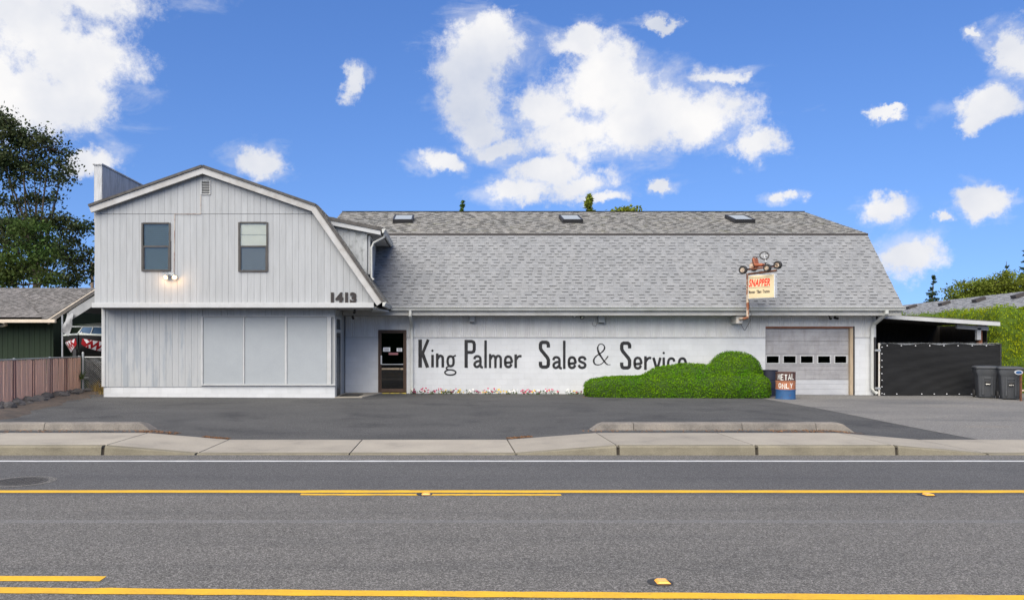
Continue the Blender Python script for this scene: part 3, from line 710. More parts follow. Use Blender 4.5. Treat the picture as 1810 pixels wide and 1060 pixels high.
# --- lower front of the wing
planks([(-10.95, .485), (PX(358, DL), .485), (PX(358, DL), 2.948), (-10.95, 2.948)], DL, M['siding_worn'], .201, phase=-10.95)
planks([(PX(358.5, DL), PZ(559, DL)), (-3.62, PZ(559, DL)), (-3.62, 2.948), (PX(358.5, DL), 2.948)], DL + .004, M['siding'], .2)
box('corner_board', M['trim'], B, -10.965, -10.86, DL - .02, DL - .001, .49, 2.947)
zt, zb = PZ(560, DL), PZ(678.5, DL)
for a, b in ((359.5, 429.5), (432.8, 503.3), (507.6, 577.8)):
    box('window_board', M['board'], B, PX(a, DL), PX(b, DL), DL - .005, DL + .012, zb, zt - .012, .003)
for a, b in ((355.5, 359), (429.9, 432.4), (503.6, 507.3), (578.2, 585.5)):
    box('mullion', M['trim'], B, PX(a, DL), PX(b, DL), DL - .03, DL + .03, zb, zt - .001, .003)
box('head_trim', M['trim'], B, PX(356, DL), -3.60, DL - .034, DL + .003, zt, zt + .03, .003)
box('window_sill', M['trim'], B, PX(356, DL), -3.585, DL - .06, DL + .02, zb - .045, zb - .002, .004)
def blocks(x0, x1, z0, z1, d, bl=.4, bh=.2, holes=(), hidden=None, name='block'):
    st = MB(); r = 0; z = z0
    while z < z1 - .02:
        ze = min(z + bh, z1); x = x0 - (bl / 2 if r % 2 else 0)
        while x < x1:
            s, e = max(x, x0), min(x + bl, x1); x += bl
            segs = [(s, e)]
            for hx0, hx1, hz in holes:
                if z < hz:
                    segs = [q for a, b in segs for q in ((a, min(b, hx0)), (max(a, hx1), b)) if q[1] - q[0] > .015]
            for a, b in segs:
                if b - a < .02: continue
                jd = random.uniform(-.0012, .0012)
                args = (a + .003, b - .003, d + jd, d + .03, z + .003, ze - .003)
                if hidden and hidden((a + b) / 2, (z + ze) / 2): st.box(*args)
                else: MB().box(*args).build(name, M['block'], B)
        z = ze; r += 1
    if st.v: st.build(name, M['block'], B, kind='stuff')
blocks(-10.90, -3.612, .07, zb - .05, DL + .02)
box('mortar_bed', M['mortar'], B, -10.895, -3.615, DL + .026, DL + .04, .0, zb - .055)
# side of the wing, with the dark entrance door
xw = -3.61
box('wall', M['siding'], B, -3.699, -3.64, DL + .05, DW + .1, .0, 2.94)
box('corner_board', M['siding'], B, -3.638, -3.60, DL + .032, DL + .16, .05, 2.94)
dr = MB(); dr.box(-3.637, -3.585, DL + .165, DL + .23, .14, 2.72).box(-3.637, -3.585, DL + 1.25, DL + 1.33, .14, 2.72).box(-3.637, -3.585, DL + .23, DL + 1.25, 2.64, 2.72).box(-3.637, -3.585, DL + .23, DL + 1.25, 2.20, 2.30)
sd_ = dr.build('side_door', M['trim'], B, label='dark glazed entrance door in the side of the wing')
box('door_leaf', M['dark_metal'], sd_, -3.635, -3.62, DL + .235, DL + 1.245, .15, 2.195)
m_ = MB()
for a, b, c, d in ((DL + .24, DL + .33, .15, 2.19), (DL + 1.15, DL + 1.24, .15, 2.19), (DL + .33, DL + 1.15, .15, .4), (DL + .33, DL + 1.15, 2.08, 2.19)): m_.box(-3.619, -3.60, a, b, c, d)
m_.build('door_frame', M['dark_metal'], sd_); box('transom_pane', M['glass_dark'], sd_, -3.62, -3.615, DL + .235, DL + 1.245, 2.305, 2.635)
box('pane', M['glass_dark'], sd_, -3.612, -3.608, DL + .34, DL + 1.14, .41, 2.07)
for k in range(5):
    y0 = DL + 1.34 + k * .2; box('plank', M['siding'], B, -3.637, -3.615, y0, y0 + .194, .12, 2.94)
st = MB().prism([(-3.60, DL - .02), (-2.75, DL + .08), (-2.3, DW - .02), (-3.60, DW - .02)], .0, zlot(-3, 26) + .03, 'z').build('doorstep', M['concrete'], B, .01)

# --- main wall
GX0, GX1, GZ = PX(1353, DW), PX(1507.5, DW), PZ(577, DW)
DX0, DX1, DZ = PX(668.5, DW), PX(718.5, DW), PZ(583, DW)
ZC = PZ(595.5, DW)                               # foot of the corrugated band
holes = [(GX0, GX1, GZ), (DX0, DX1, DZ)]
blocks(-3.60, 14.70, .02, ZC - .01, DW, holes=holes, hidden=lambda x, z: (4.9 < x < 10.6 and z < .62) or (7 < x < 10.6 and z < 1.0))
mm = MB()
for a, b, z0, z1 in ((-3.6, DX0, 0, 2.80), (DX1, GX0, 0, 2.80), (GX1, 14.70, 0, 2.80), (DX0, DX1, DZ, 2.80), (GX0, GX1, GZ, 2.80)):
    mm.box(a, b, DW + .004, DW + .2, z0, z1)
mm.build('wall', M['mortar'], B, label='painted block wall behind the lettering')
sh = MB(); sh.box(-3.6, 14.7, 33, 33.1, 0, 2.9).box(14.5, 14.68, DW + .2, 33, 0, 2.9).box(-3.6, 14.6, DW + .2, 33, -.1, .04).box(-3.6, 14.6, DW + .2, 33, 2.85, 2.95)
sh.build('interior_shell', M['interior'], B)
def corr(x0, x1, z0, z1):
    a = []; b = []; p = .076; x = x0
    prof = ((0, 0), (.22, 0), (.34, -.017), (.66, -.017), (.78, 0))
    while x < x1 - 1e-6:
        for t, y in prof:
            xx = x + t * p
            if xx <= x1: a.append((xx, DW + y - .006, z0)); b.append((xx, DW + y - .006, z1))
        x += p
    a.append((x1, DW - .006, z0)); b.append((x1, DW - .006, z1))
    MB().sheet([a, b]).build('corrugated_sheet', M['corrugated'], B, fix=False)
cuts = sorted([-3.59, DX0, DX1, GX0, GX1, 14.69] + [c for c in np.arange(-1.0, 14, 1.216) if min(abs(c - v) for v in (DX1, GX0, GX1)) > .3])
for a, b in zip(cuts, cuts[1:]):
    zl = DZ + .01 if (a >= DX0 - .01 and b <= DX1 + .01) else GZ + .012 if (a >= GX0 - .01 and b <= GX1 + .01) else ZC
    corr(a, b - .002, zl, 2.795)
for a, b in ((-3.59, DX0 - .01), (DX1 + .01, GX0 - .01), (GX1 + .06, 14.69)): box('flashing', M['fascia'], B, a, b, DW - .03, DW - .002, ZC - .012, ZC - .001)
box('corner_board', M['trim'], B, 14.64, 14.74, DW - .045, DW - .026, .02, 2.79)
box('soffit', M['trim_dirty'], B, -3.59, 15.2, 26.73, 27.38, 2.80, 2.82)
box('fascia', M['fascia'], B, -3.59, 15.24, 26.68, 26.72, 2.795, 2.948, .004)
prof = [(26.66, 2.945), (26.585, 2.945), (26.56, 2.975), (26.55, 3.02), (26.50, 3.06), (26.50, 3.075), (26.66, 3.075)]
MB().prism(prof, -1.96, 15.28, 'x').build('gutter', M['gutter'], B, .003)
# main roof
YE, ZE, YB, ZB, YR, ZR = 26.60, 3.07, 28.95, 5.86, 34.1, 7.52
XRT = 15.26
MB().prism([(YE + .02, 3.0), (YE + .02, ZE - .02), (YB, ZB - .02), (YR, ZR - .02), (2 * YR - YB, ZB - .02), (2 * YR - YE, ZE - .02), (2 * YR - YE, 3.0)], -4.6, XRT - .02, 'x').build('roof_deck', M['siding'], B)
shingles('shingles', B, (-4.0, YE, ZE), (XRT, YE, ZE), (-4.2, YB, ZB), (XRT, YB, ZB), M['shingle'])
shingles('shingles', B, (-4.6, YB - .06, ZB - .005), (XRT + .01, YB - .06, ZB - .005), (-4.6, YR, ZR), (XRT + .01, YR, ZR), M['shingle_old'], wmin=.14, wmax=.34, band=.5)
box('ridge_cap', M['shingle_old'], B, -4.6, XRT + .01, YR - .10, YR + .10, ZR - .02, ZR + .014)
box('break_flashing', M['ridge_dark'], B, -4.2, XRT + .015, YB - .075, YB - .04, ZB - .075, ZB + .0)
# skylights
sl_ = (ZR - ZB) / (YR - YB); th_ = math.atan(sl_)
for px in (713.5, 1008.5, 1307):
    yc = 31.7; zc = ZB + (yc - YB) * sl_; xc = (px - CX) / F * yc
    t = link('skylight', None, B, Vector((xc, yc, zc)) - offset(B)); t.rotation_euler = (th_, 0, 0)
    m_ = MB()
    for a in ((-.40, -.33, -.62, .62), (.33, .40, -.62, .62), (-.33, .33, -.62, -.55), (-.33, .33, .55, .62)): m_.box(a[0], a[1], a[2], a[3], -.03, .17)
    link('skylight_frame', m_.mesh('skylight_frame', M['dark_metal'], bevel=.006, fix=True), t)
    link('skylight_pane', MB().box(-.33, .33, -.55, .55, .10, .155).mesh('skylight_pane', M['skyglass'], fix=True), t)
# downspouts of the main eave
def flat_pipe(path, hw, hd, name, m, par):
    m_ = MB()
    for p, q in zip(path, path[1:]):
        p, q = Vector(p), Vector(q); d = (q - p).normalized(); sx = Vector((1, 0, 0)) if abs(d.x) < .75 else Vector((0, 0, 1)); sy = d.cross(sx).normalized(); sx = sy.cross(d)
        ring = [sx * hw + sy * hd, -sx * hw + sy * hd, -sx * hw - sy * hd, sx * hw - sy * hd]; e = d * .012
        m_.add([p - e + r for r in ring] + [q + e + r for r in ring], [(0, 1, 2, 3), (7, 6, 5, 4), (0, 4, 5, 1), (1, 5, 6, 2), (2, 6, 7, 3), (3, 7, 4, 0)])
    return m_.build(name, m, par, .006)
xs_ = PX(727, DW)
flat_pipe([(xs_, 26.60, 3.0), (xs_, 26.60, 2.78), (xs_ + .02, 27.26, 2.45), (xs_ + .02, 27.31, 2.35), (xs_ + .02, 27.31, .30), (xs_ + .10, 27.18, .16)], .045, .035, 'downspout', M['gutter'], B)
flat_pipe([(PX(1567, 26.6), 26.60, 3.0), (PX(1567, 26.6), 26.60, 2.86), (14.62, 27.24, 2.52), (14.58, 27.29, 2.40), (14.58, 27.29, .30), (14.68, 27.18, .13)], .055, .04, 'downspout', M['gutter'], B)

# --- front door
zd = .12
m_ = MB(); m_.box(DX0, DX0 + .055, DW - .03, DW + .1, zd, DZ).box(DX1 - .055, DX1, DW - .03, DW + .1, zd, DZ).box(DX0 + .055, DX1 - .055, DW - .03, DW + .1, DZ - .055, DZ)
door = m_.build('front_door', M['door_brown'], B, .004, label='brown framed glass shop door with paper notices')
m_ = MB(); a0, a1 = DX0 + .06, DX1 - .06
for q in ((a0, a0 + .05, zd + .05, DZ - .06), (a1 - .05, a1, zd + .05, DZ - .06), (a0 + .05, a1 - .05, zd + .05, zd + .17), (a0 + .05, a1 - .05, DZ - .11, DZ - .06)): m_.box(q[0], q[1], DW + .03, DW + .07, q[2], q[3])
m_.build('door_leaf', M['door_brown'], door, .003)
box('pane', M['glass_dark'], door, a0 + .05, a1 - .05, DW + .048, DW + .053, zd + .17, DZ - .11)
for py in (598.5, 611, 643.5, 660, 668.5, 676.5): box('glazing_bar', M['dark_metal'], door, a0 + .05, a1 - .05, DW + .055, DW + .07, PZ(py, DW) - .012, PZ(py, DW) + .006)
box('push_bar', M['wood'], door, a0 + .055, PX(706, DW), DW + .025, DW + .045, PZ(653, DW), PZ(650.3, DW)); box('push_bar', M['wood'], door, PX(707.5, DW), a1 - .055, DW + .025, DW + .045, PZ(653, DW), PZ(650.3, DW))
box('door_rail', M['chrome'], door, a0 + .055, a1 - .055, DW + .025, DW + .04, PZ(644.3, DW), PZ(643, DW))
box('lock_plate', M['chrome'], door, a0 + .02, a0 + .07, DW + .01, DW + .029, PZ(643.5, DW), PZ(628, DW), .004)
pp = box('paper_notice', M['paper'], door, PX(677, DW), PX(689.5, DW), DW + .044, DW + .047, PZ(621, DW), PZ(613.8, DW))
p2 = box('paper_notice', M['paper'], door, PX(701, DW), PX(710.5, DW), DW + .044, DW + .047, PZ(621, DW), PZ(614.8, DW))
for pn, a, b in ((pp, 679, 687.5), (p2, 703, 709)):
    for py in (615.9, 617.6, 619.3): box('text_line', M['sign_black'], pn, PX(a, DW), PX(b, DW), DW + .0415, DW + .0435, PZ(py + .35, DW), PZ(py - .3, DW))
box('paper_notice', M['pink_paper'], door, PX(687, DW), PX(703.5, DW), DW + .044, DW + .047, PZ(627, DW), PZ(623, DW), label='dull red notice on the door glass')
box('door_sill', M['yellow_sill'], B, DX0 - .01, DX1, DW - .14, DW + .1, .06, zd + .03, .006)

# --- garage door
zg = .04; gd = MB()
gd.box(GX1 - .10, GX1, DW - .02, DW + .14, zg, GZ - .05)
gdo = gd.build('garage_door', M['wood'], B, .004, label='grey sectional garage door with a row of five small windows')
box('head_trim', M['wood_brown'], gdo, GX0, GX1, DW - .01, DW + .14, GZ - .055, GZ - .001, .003)
box('side_jamb', M['bronze'], gdo, GX1 + .001, GX1 + .05, DW - .03, DW + .05, zg, GZ + .01)
gx0, gx1 = GX0 + .005, GX1 - .105
zs = [zg + .03, PZ(671, DW), PZ(646.5, DW), PZ(626, DW), PZ(603, DW), GZ - .058]
wins = [(1355, 1380), (1385, 1410), (1415.5, 1440.5), (1446, 1471), (1476, 1500)]
for i in range(5):
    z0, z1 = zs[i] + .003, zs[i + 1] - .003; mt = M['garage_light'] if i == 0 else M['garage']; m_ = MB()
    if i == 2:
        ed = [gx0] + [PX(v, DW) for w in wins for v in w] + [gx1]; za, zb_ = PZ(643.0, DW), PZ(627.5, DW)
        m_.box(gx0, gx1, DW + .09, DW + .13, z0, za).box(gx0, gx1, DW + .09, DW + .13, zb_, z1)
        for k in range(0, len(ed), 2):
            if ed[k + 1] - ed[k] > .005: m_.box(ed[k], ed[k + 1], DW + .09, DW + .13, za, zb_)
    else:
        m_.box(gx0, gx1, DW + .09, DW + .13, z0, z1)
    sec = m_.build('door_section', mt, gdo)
    if i != 2:
        nz_ = 3
        for k in range(nz_):
            q0 = lerp(z0, z1, (k + .12) / nz_); q1 = lerp(z0, z1, (k + .88) / nz_)
            box('raised_rib', mt, sec, gx0 + .02, gx1 - .02, DW + .084, DW + .0895, q0, q1, .003)
    else:
        for a, b in wins:
            a, b = PX(a, DW), PX(b, DW); f = .035; w = MB()
            for q in ((a, a + f, za, zb_), (b - f, b, za, zb_), (a + f, b - f, za, za + f), (a + f, b - f, zb_ - f, zb_)): w.box(q[0], q[1], DW + .07, DW + .135, q[2], q[3])
            w.build('window_frame', M['trim'], sec, .003); box('pane', M['glass_dark'], sec, a + f, b - f, DW + .10, DW + .105, za + f, zb_ - f)

# --- painted lettering "King Palmer Sales & Service"
def crop(sc, ox, oy): return lambda v: P(ox + v[0] / sc, oy + v[1] / sc, DW - .0065)
c7, c8 = crop(5.3, 720, 520), crop(4.763, 1000, 520)
def letter(ch, to3, *strokes):
    mb = MB()
    for i, s in enumerate(strokes):
        kw = s[2] if len(s) > 2 else {}
        lift = lambda v, i=i: to3(v) + Vector((0, -.0006 * i, 0))
        if s[0] == 'dot':
            (cx, cy), r = s[1]; mb.add([lift((cx + r * math.cos(a), cy + r * math.sin(a))) for a in np.linspace(0, 6.283, 17)[:-1]], [tuple(range(16))])
        else: stroke(mb, s[0], s[1], lift, **kw)
    o = mb.build('painted_letter', M['black_paint'], B, fix=False, label='black painted ' + ('ampersand' if ch == '&' else 'letter ' + ch))
C = {'curve': 6}; CC = {'curve': 6, 'closed': True}
def S_(dx, dy, k=1, f=c7):
    q = lambda *pts: [((x - 1230) * k + 1230 * 1 + dx, (y - 432) * k + 432 + dy) for x, y in pts]
    letter('S', f, (q((1321, 498), (1321, 472), (1316, 457), (1303, 449), (1265, 449), (1252, 456), (1247, 470), (1247, 505), (1257, 526), (1310, 590), (1321, 612), (1321, 655), (1315, 672), (1302, 680), (1265, 680), (1252, 673), (1247, 658), (1247, 630)), 32 * k))
def a_(dx, dy, k=1, f=c7):
    q = lambda *pts: [((x - 617) * k + 617 + dx, (y - 568) * k + 568 + dy) for x, y in pts]
    letter('a', f, (q((627, 607), (637, 585), (660, 579), (680, 590), (685, 612), (685, 665), (693, 680), (708, 684)), 23 * k, C), (q((684, 622), (652, 628), (632, 645), (631, 664), (644, 678), (664, 675), (684, 655)), 23 * k, C))
def e_(dx, dy, k=1, f=c7):
    q = lambda *pts: [((x - 905) * k + 905 + dx, (y - 572) * k + 572 + dy) for x, y in pts]
    letter('e', f, (q((918, 641), (974, 634), (974, 608), (964, 588), (944, 582), (926, 590), (917, 612), (917, 650), (926, 672), (945, 680), (964, 673), (975, 652)), 24 * k, C))
def r_(dx, dy, k=1, f=c7):
    q = lambda *pts: [((x - 1003) * k + 1003 + dx, (y - 562) * k + 562 + dy) for x, y in pts]
    letter('r', f, (q((1015, 562), (1015, 690)), 25 * k), (q((1018, 612), (1034, 588), (1052, 578), (1070, 580)), 22 * k, C))
letter('K', c7, ([(120, 423), (120, 685)], 34), ([(196, 423), (140, 560)], 27), ([(139, 545), (190, 685)], 32))
letter('i', c7, ([(236, 566), (236, 683)], 25), ('dot', ((235, 527), 11)))
letter('n', c7, ([(280, 553), (280, 683)], 24), ([(284, 604), (296, 582), (312, 575), (327, 585), (332, 606), (332, 683)], 25, C))
letter('g', c7, ([(405, 580), (428, 592), (433, 625), (428, 660), (405, 672), (384, 660), (377, 625), (384, 592)], 23, CC), ([(422, 590), (440, 577), (455, 571)], 15), ([(392, 672), (368, 684), (368, 698), (388, 706), (404, 706)], 14, C),
       ([(403, 706), (440, 714), (454, 731), (440, 748), (403, 755), (366, 748), (351, 731), (366, 714)], 14, CC))
letter('P', c7, ([(551, 425), (551, 688)], 31), ([(552, 440), (604, 440), (622, 450), (627, 466), (627, 516), (622, 533), (604, 543), (552, 543)], 29))
a_(0, 0); letter('l', c7, ([(733, 430), (733, 690)], 24))
letter('m', c7, ([(775, 557), (775, 690)], 21), ([(778, 606), (790, 582), (806, 575), (820, 586), (825, 606), (825, 690)], 23, C), ([(826, 606), (838, 582), (854, 576), (869, 586), (875, 606), (875, 690)], 23, C))
e_(0, 0); r_(0, 0); S_(0, 0); a_(740, 9); letter('l', c7, ([(1470, 433), (1470, 698)], 24)); e_(597, 8)
letter('s', c7, ([(1668, 616), (1660, 596), (1640, 588), (1618, 594), (1610, 610), (1618, 627), (1655, 644), (1667, 662), (1659, 680), (1638, 687), (1615, 680), (1607, 660)], 24, C))
letter('&', c8, ([(377, 591), (352, 590), (328, 568), (284, 502), (269, 458), (278, 426), (302, 417), (325, 436), (324, 462), (300, 490), (256, 520), (236, 552), (242, 582), (268, 593), (300, 585), (330, 555), (357, 519)], [6, 10, 14, 17, 14, 9, 7, 9, 13, 12, 9, 12, 15, 12, 9, 7, 6, 10], C))
k8 = 4.763 / 5.3; T8 = lambda x, y: (x - 0, y)
S_(456 - 1230, 395 - 432, k8, c8); e_(570 - 905, 525 - 572, k8, c8); r_(660 - 1003, 520 - 562, k8, c8)
letter('v', c8, ([(738, 532), (768, 634)], 22), ([(797, 532), (770, 634)], 21))
letter('i', c8, ([(825, 530), (825, 634)], 21), ('dot', ((825, 493), 10)))
letter('c', c8, ([(914, 565), (907, 546), (889, 539), (871, 547), (863, 568), (863, 600), (871, 620), (889, 627), (907, 618), (914, 600)], 21, C)); e_(945 - 905, 530 - 572, k8, c8)

# ------------------------------------------------------------------ fixtures on the building
def flood(loc, label, lit, w=.26, sep=.24):
    t = thing('twin_floodlight', loc, label, 'floodlight')
    x, y, z = loc; mt = M['galv'] if lit else M['dark_metal']
    box('mounting_plate', mt, t, x - .09, x + .09, y - .03, y, z - .05, z + .05, .008)
    for s in (-1, 1):
        c = Vector((x + s * sep / 2, y - .12, z - (.07 if lit else .05 - s * -.03)))
        ax = Vector((s * .35, -.75, -.6)).normalized(); Mx = Vector((0, 0, 1)).rotation_difference(ax).to_matrix()
        hd = MB().lathe([(.022, -.10), (.045, -.07), (.05, -.02), (.075, .04), (.078, .05), (.070, .05)], c, 14, M=Mx).build('lamp_head', mt, t, smooth=True)
        MB().lathe([(.069, .035), (.05, .052), (.0, .06)], c, 12, M=Mx).build('bulb', M['lamp_glow'] if lit else M['chrome'], hd, smooth=True)
        MB().tube([(x + s * .03, y - .02, z), (x + s * .06, y - .07, z), tuple(c - ax * .08)], .013, 6).build('arm', mt, t)
        if lit:
            pl_ = bpy.data.lights.new('bulb_light', 'POINT'); pl_.energy = 5; pl_.color = (1, .58, .26); pl_.shadow_soft_size = .05
            po = bpy.data.objects.new('bulb_light', pl_); COL.objects.link(po); po.parent = t; po.location = c + ax * .08 - Vector(loc) ; po.rotation_euler = ax.to_track_quat('-Z', 'Y').to_euler()
    return t
flood(P(303.5, 485.5, DU - .012), 'lit twin floodlight glowing warm below the left upper window', True)
flood(P(1021, 556, DW - .04), 'unlit dark twin floodlight under the eave above the letters Sales', False)
def wall_box(px0, px1, py0, py1, label):
    d = DW - .03; t = thing('eave_box', P((px0 + px1) / 2, py1, d), label, 'wall box', 'white boxes under the main eave')
    box('housing', M['trim'], t, PX(px0, d), PX(px1, d), d - .20, d - .002, PZ(py1, d), PZ(py0, d), .008)
    box('bottom_lens', M['dark_metal'], t, PX(px0, d) + .015, PX(px1, d) - .015, d - .19, d - .03, PZ(py1, d) - .022, PZ(py1, d) - .001)
    box('back_plate', M['galv'], t, PX(px0, d) - .02, PX(px1, d) + .02, d - .0015, d + .006, PZ(py1, d) + .01, PZ(py0, d) + .0)
    return t
wall_box(829.5, 838.5, 556.8, 569, 'small white box under the eave above the letters of Palmer')
wb = wall_box(1056.5, 1067, 557.2, 570, 'small white box with dangling cable under the eave by the ampersand')
MB().tube(catmull([P(1056, 569, 27.3), P(1053, 576, 27.25), P(1048, 575, 27.3), P(1047, 569, 27.36)], 4), .006, 5).build('cable', M['sign_black'], wb)
def camera_(loc, label, d=(0, -1, -.3)):
    t = thing('security_camera', loc, label, 'camera', 'security cameras'); ax = Vector(d).normalized(); Mx = Vector((0, 0, 1)).rotation_difference(ax).to_matrix()
    v = Vector(loc); c = v + Vector((0, -.06, -.07))
    MB().lathe([(.045, -.012), (.045, 0), (.02, .012)], v, 12).build('mount', M['dark_metal'], t)
    b = MB().lathe([(.03, -.08), (.04, -.07), (.04, .07), (.045, .075), (.045, .09), (.03, .09)], c, 12, M=Mx).build('body', M['dark_metal'], t, smooth=True)
    MB().lathe([(.026, .091), (.0, .098)], c, 10, M=Mx).build('lens', M['glass_dark'], b)
    MB().tube([tuple(v), tuple(c)], .014, 6).build('arm', M['dark_metal'], t)
camera_((PX(627, 25.6), 25.6, 2.935), 'small dark camera under the soffit beside the street number')
camera_((PX(624, 27.0), 27.0, 2.80), 'small dark camera in the corner above the entrance recess', (.3, -1, -.3))
camera_((PX(1466, 27.2), 27.2, 2.79), 'left small dark camera above the garage door', (-.3, -1, -.2))
camera_((PX(1476, 27.2), 27.2, 2.79), 'right small dark camera above the garage door', (.3, -1, -.2))
# doormat
t = MB(); dm_ = thing('doormat', (PX(618, 25.9), 25.9, zlot(-3.2, 26) + .031), 'black rubber doormat outside the side door of the wing', 'doormat')
z = zlot(-3, 26) + .031
MB().prism([(-3.50, 25.25), (-2.92, 25.32), (-2.85, 26.35), (-3.45, 26.35)], z, z + .012, 'z').build('mat_pad', M['mat'], dm_)
for k in range(9):
    y = 25.36 + k * .11; box('mat_rib', M['rubber'], dm_, -3.40, -2.95, y, y + .05, z + .012, z + .018)

# ------------------------------------------------------------------ projecting sign with go-kart on top
pole = Vector((PX(1321.5, 26.2), 26.2, 0)); sdv = Vector((.64, -.768, 0)); snv = Vector((-.768, -.64, 0)); UP = Vector((0, 0, 1))
SG = thing('projecting_sign', (pole.x - .35, 27.35, 2.65), 'cream sign box on a rusty pole over the gutter, red lettering', 'sign')
m_ = MB().box(PX(1299, 26.95), PX(1310, 26.95), 26.8, 27.36, PZ(572, 26.95), PZ(558.5, 26.95)); m_.build('bracket_box', M['pole_white'], SG, .01)
zp = 2.68
MB().tube([(PX(1308, 26.8), 26.9, zp), (pole.x - .06, 26.25, zp), (pole.x, 26.2, zp + .03), (pole.x, 26.2, zp + .08), (pole.x, 26.2, 4.17)], .045, 10).build('pole', M['rust'], SG, smooth=True)
MB().tube([tuple(pole + UP * 4.14), tuple(pole + sdv * 1.0 + UP * 4.19)], .035, 8).build('top_arm', M['rust_dark'], SG, smooth=True)
Ls, Hs, Ts = .92, .78, .085; sc = pole + sdv * (.06 + Ls / 2) + UP * 3.70
Ms = Matrix((sdv, snv, UP)).transposed()
cab = MB().obox(sc, Ls / 2, Ts, Hs / 2, Ms).build('cabinet', M['sign_edge'], SG, .01)
for s in (1, -1):
    MB().obox(sc + snv * s * (Ts + .004), Ls / 2 - .025, .003, Hs / 2 - .025, Ms).build('sign_face', M['sign_cream'], cab)
    nn = snv * s; xx = sdv * s if s > 0 else -sdv
    rot = Matrix((xx, UP, nn)).transposed().to_euler()
    if s > 0:
        for body, size, shr, bold, mt, dx, dz, sx in (('SNAPPER', .325, .25, .011, 'sign_red', -.065, .02, .535), ('Mowers · Tillers · Tractors', .14, 0, .005, 'sign_black', -.065, -.21, .47)):
            me = text_mesh(body, size, shr, bold, M[mt], sx=sx)
            link('lettering', me, cab, sc + nn * (Ts + .0095) + xx * dx + UP * dz - offset(cab), rot, label='red slanted SNAPPER lettering' if size > .2 else 'small black line of lettering')
        for dz in (.29, -.025): MB().obox(sc + nn * (Ts + .0085) + xx * -.065 + UP * dz, .36, .001, .004, Ms).build('rule_line', M['sign_black'], cab)
for dz in (-.3, .3): MB().lathe([(.014, 0), (.014, .01), (.006, .016)], sc + sdv * (Ls / 2 + .001) + UP * dz, 8, M=Vector((0, 0, 1)).rotation_difference(sdv).to_matrix()).build('bolt', M['sign_black'], cab)
MB().tube(catmull([P(1309, 571, 26.9), P(1313, 579, 26.8), P(1316.5, 583.5, 26.6), P(1321, 576, 26.4), P(1326, 566, 26.1), P(1328, 555, 26.1), P(1325, 545, 26.15), P(1324, 530, 26.17)], 4), .009, 5).build('cable', M['sign_black'], SG)
KT = thing('go_kart', pole + sdv * .7 + UP * 4.235, 'rusty old go-kart mounted on top of the projecting sign', 'go-kart')
kc = pole + UP * 4.30
def kp(a, b, c): return kc + sdv * a + snv * b + UP * (c - b * .2) - sdv * a * .32          # along, towards viewer-left, up
MB().tube([kp(.0, .17, 0), kp(.45, .17, 0), kp(1.30, .08, .03)], .018, 6).tube([kp(.0, -.17, 0), kp(.45, -.17, 0), kp(1.30, -.08, .03)], .018, 6).tube([kp(.45, .17, 0), kp(.45, -.17, 0)], .018, 6).tube([kp(0, .17, 0), kp(0, -.17, 0)], .018, 6).build('chassis', M['rust_dark'], KT, smooth=True)
MB().obox(kp(.85, 0, .02), .27, .11, .006, Ms).build('floor_pan', M['rust_orange'], KT)
MB().tube([kp(.05, .31, .02), kp(.05, -.31, .02)], .014, 6).build('axle', M['dark_metal'], KT); MB().tube([kp(1.25, .27, .05), kp(1.25, -.33, .05)], .014, 6).build('axle', M['dark_metal'], KT)
for a, b, r in ((.05, .34, .14), (.05, -.34, .135), (1.25, .30, .125), (1.25, -.36, .135)):
    Mx = Vector((0, 0, 1)).rotation_difference(snv).to_matrix(); c = kp(a, b, .03)
    tyre = [(r * .58, -.055), (r * .85, -.062), (r * .97, -.045), (r, -.02), (r, .02), (r * .97, .045), (r * .85, .062), (r * .58, .055), (r * .52, .03), (r * .52, -.03), (r * .58, -.055)]
    w = link('wheel', MB().lathe([(.001, -.045), (r * .2, -.05), (r * .22, -.03), (r * .5, -.028), (r * .56, -.05), (r * .56, .05), (r * .5, .028), (r * .22, .03), (r * .2, .05), (.001, .045)], (0, 0, 0), 18, M=Mx).mesh('rim', M['rim'], smooth=True, fix=True), KT, c - offset(KT))
    link('tyre', MB().lathe(tyre, (0, 0, 0), 20, M=Mx).mesh('tyre', M['rubber'], smooth=True, fix=True), w)
st = MB(); st.obox(kp(.58, -.08, .10), .14, .15, .045, Ms); st.obox(kp(.36, -.08, .22), .03, .15, .13, Ms @ Matrix.Rotation(R(-14), 3, 'Y'))
st.build('seat', M['rust_orange'], KT, .03)
MB().tube(catmull([kp(.36, .07, .14), kp(.30, .07, .32), kp(.30, -.08, .38), kp(.30, -.23, .32), kp(.36, -.23, .14)], 4), .014, 6).build('seat_hoop', M['rust_dark'], KT)
swc = kp(.82, -.05, .40); ax = Vector((-.25, -.9, .35)).normalized(); u1 = ax.cross(UP).normalized(); u2 = u1.cross(ax)
MB().tube([swc + (u1 * math.cos(q) + u2 * math.sin(q)) * .135 for q in np.linspace(0, 2 * math.pi, 25)], .019, 6, False).build('steering_wheel', M['sign_black'], KT, smooth=True)
MB().tube([swc, kp(1.0, 0, .05)], .014, 6).tube([swc + u1 * .13, swc - u1 * .13], .01, 5).tube([swc, swc + u2 * .13], .01, 5).build('steering_column', M['galv'], KT)
MB().obox(kp(.22, -.02, .08), .07, .07, .07, Ms).obox(kp(.22, -.02, .17), .04, .05, .03, Ms).build('engine', M['rust'], KT, .012)
MB().tube([kp(.95, .1, .05), kp(1.02, .1, .16)], .012, 6).obox(kp(1.02, .1, .17), .03, .03, .012, Ms).build('pedal', M['dark_metal'], KT)

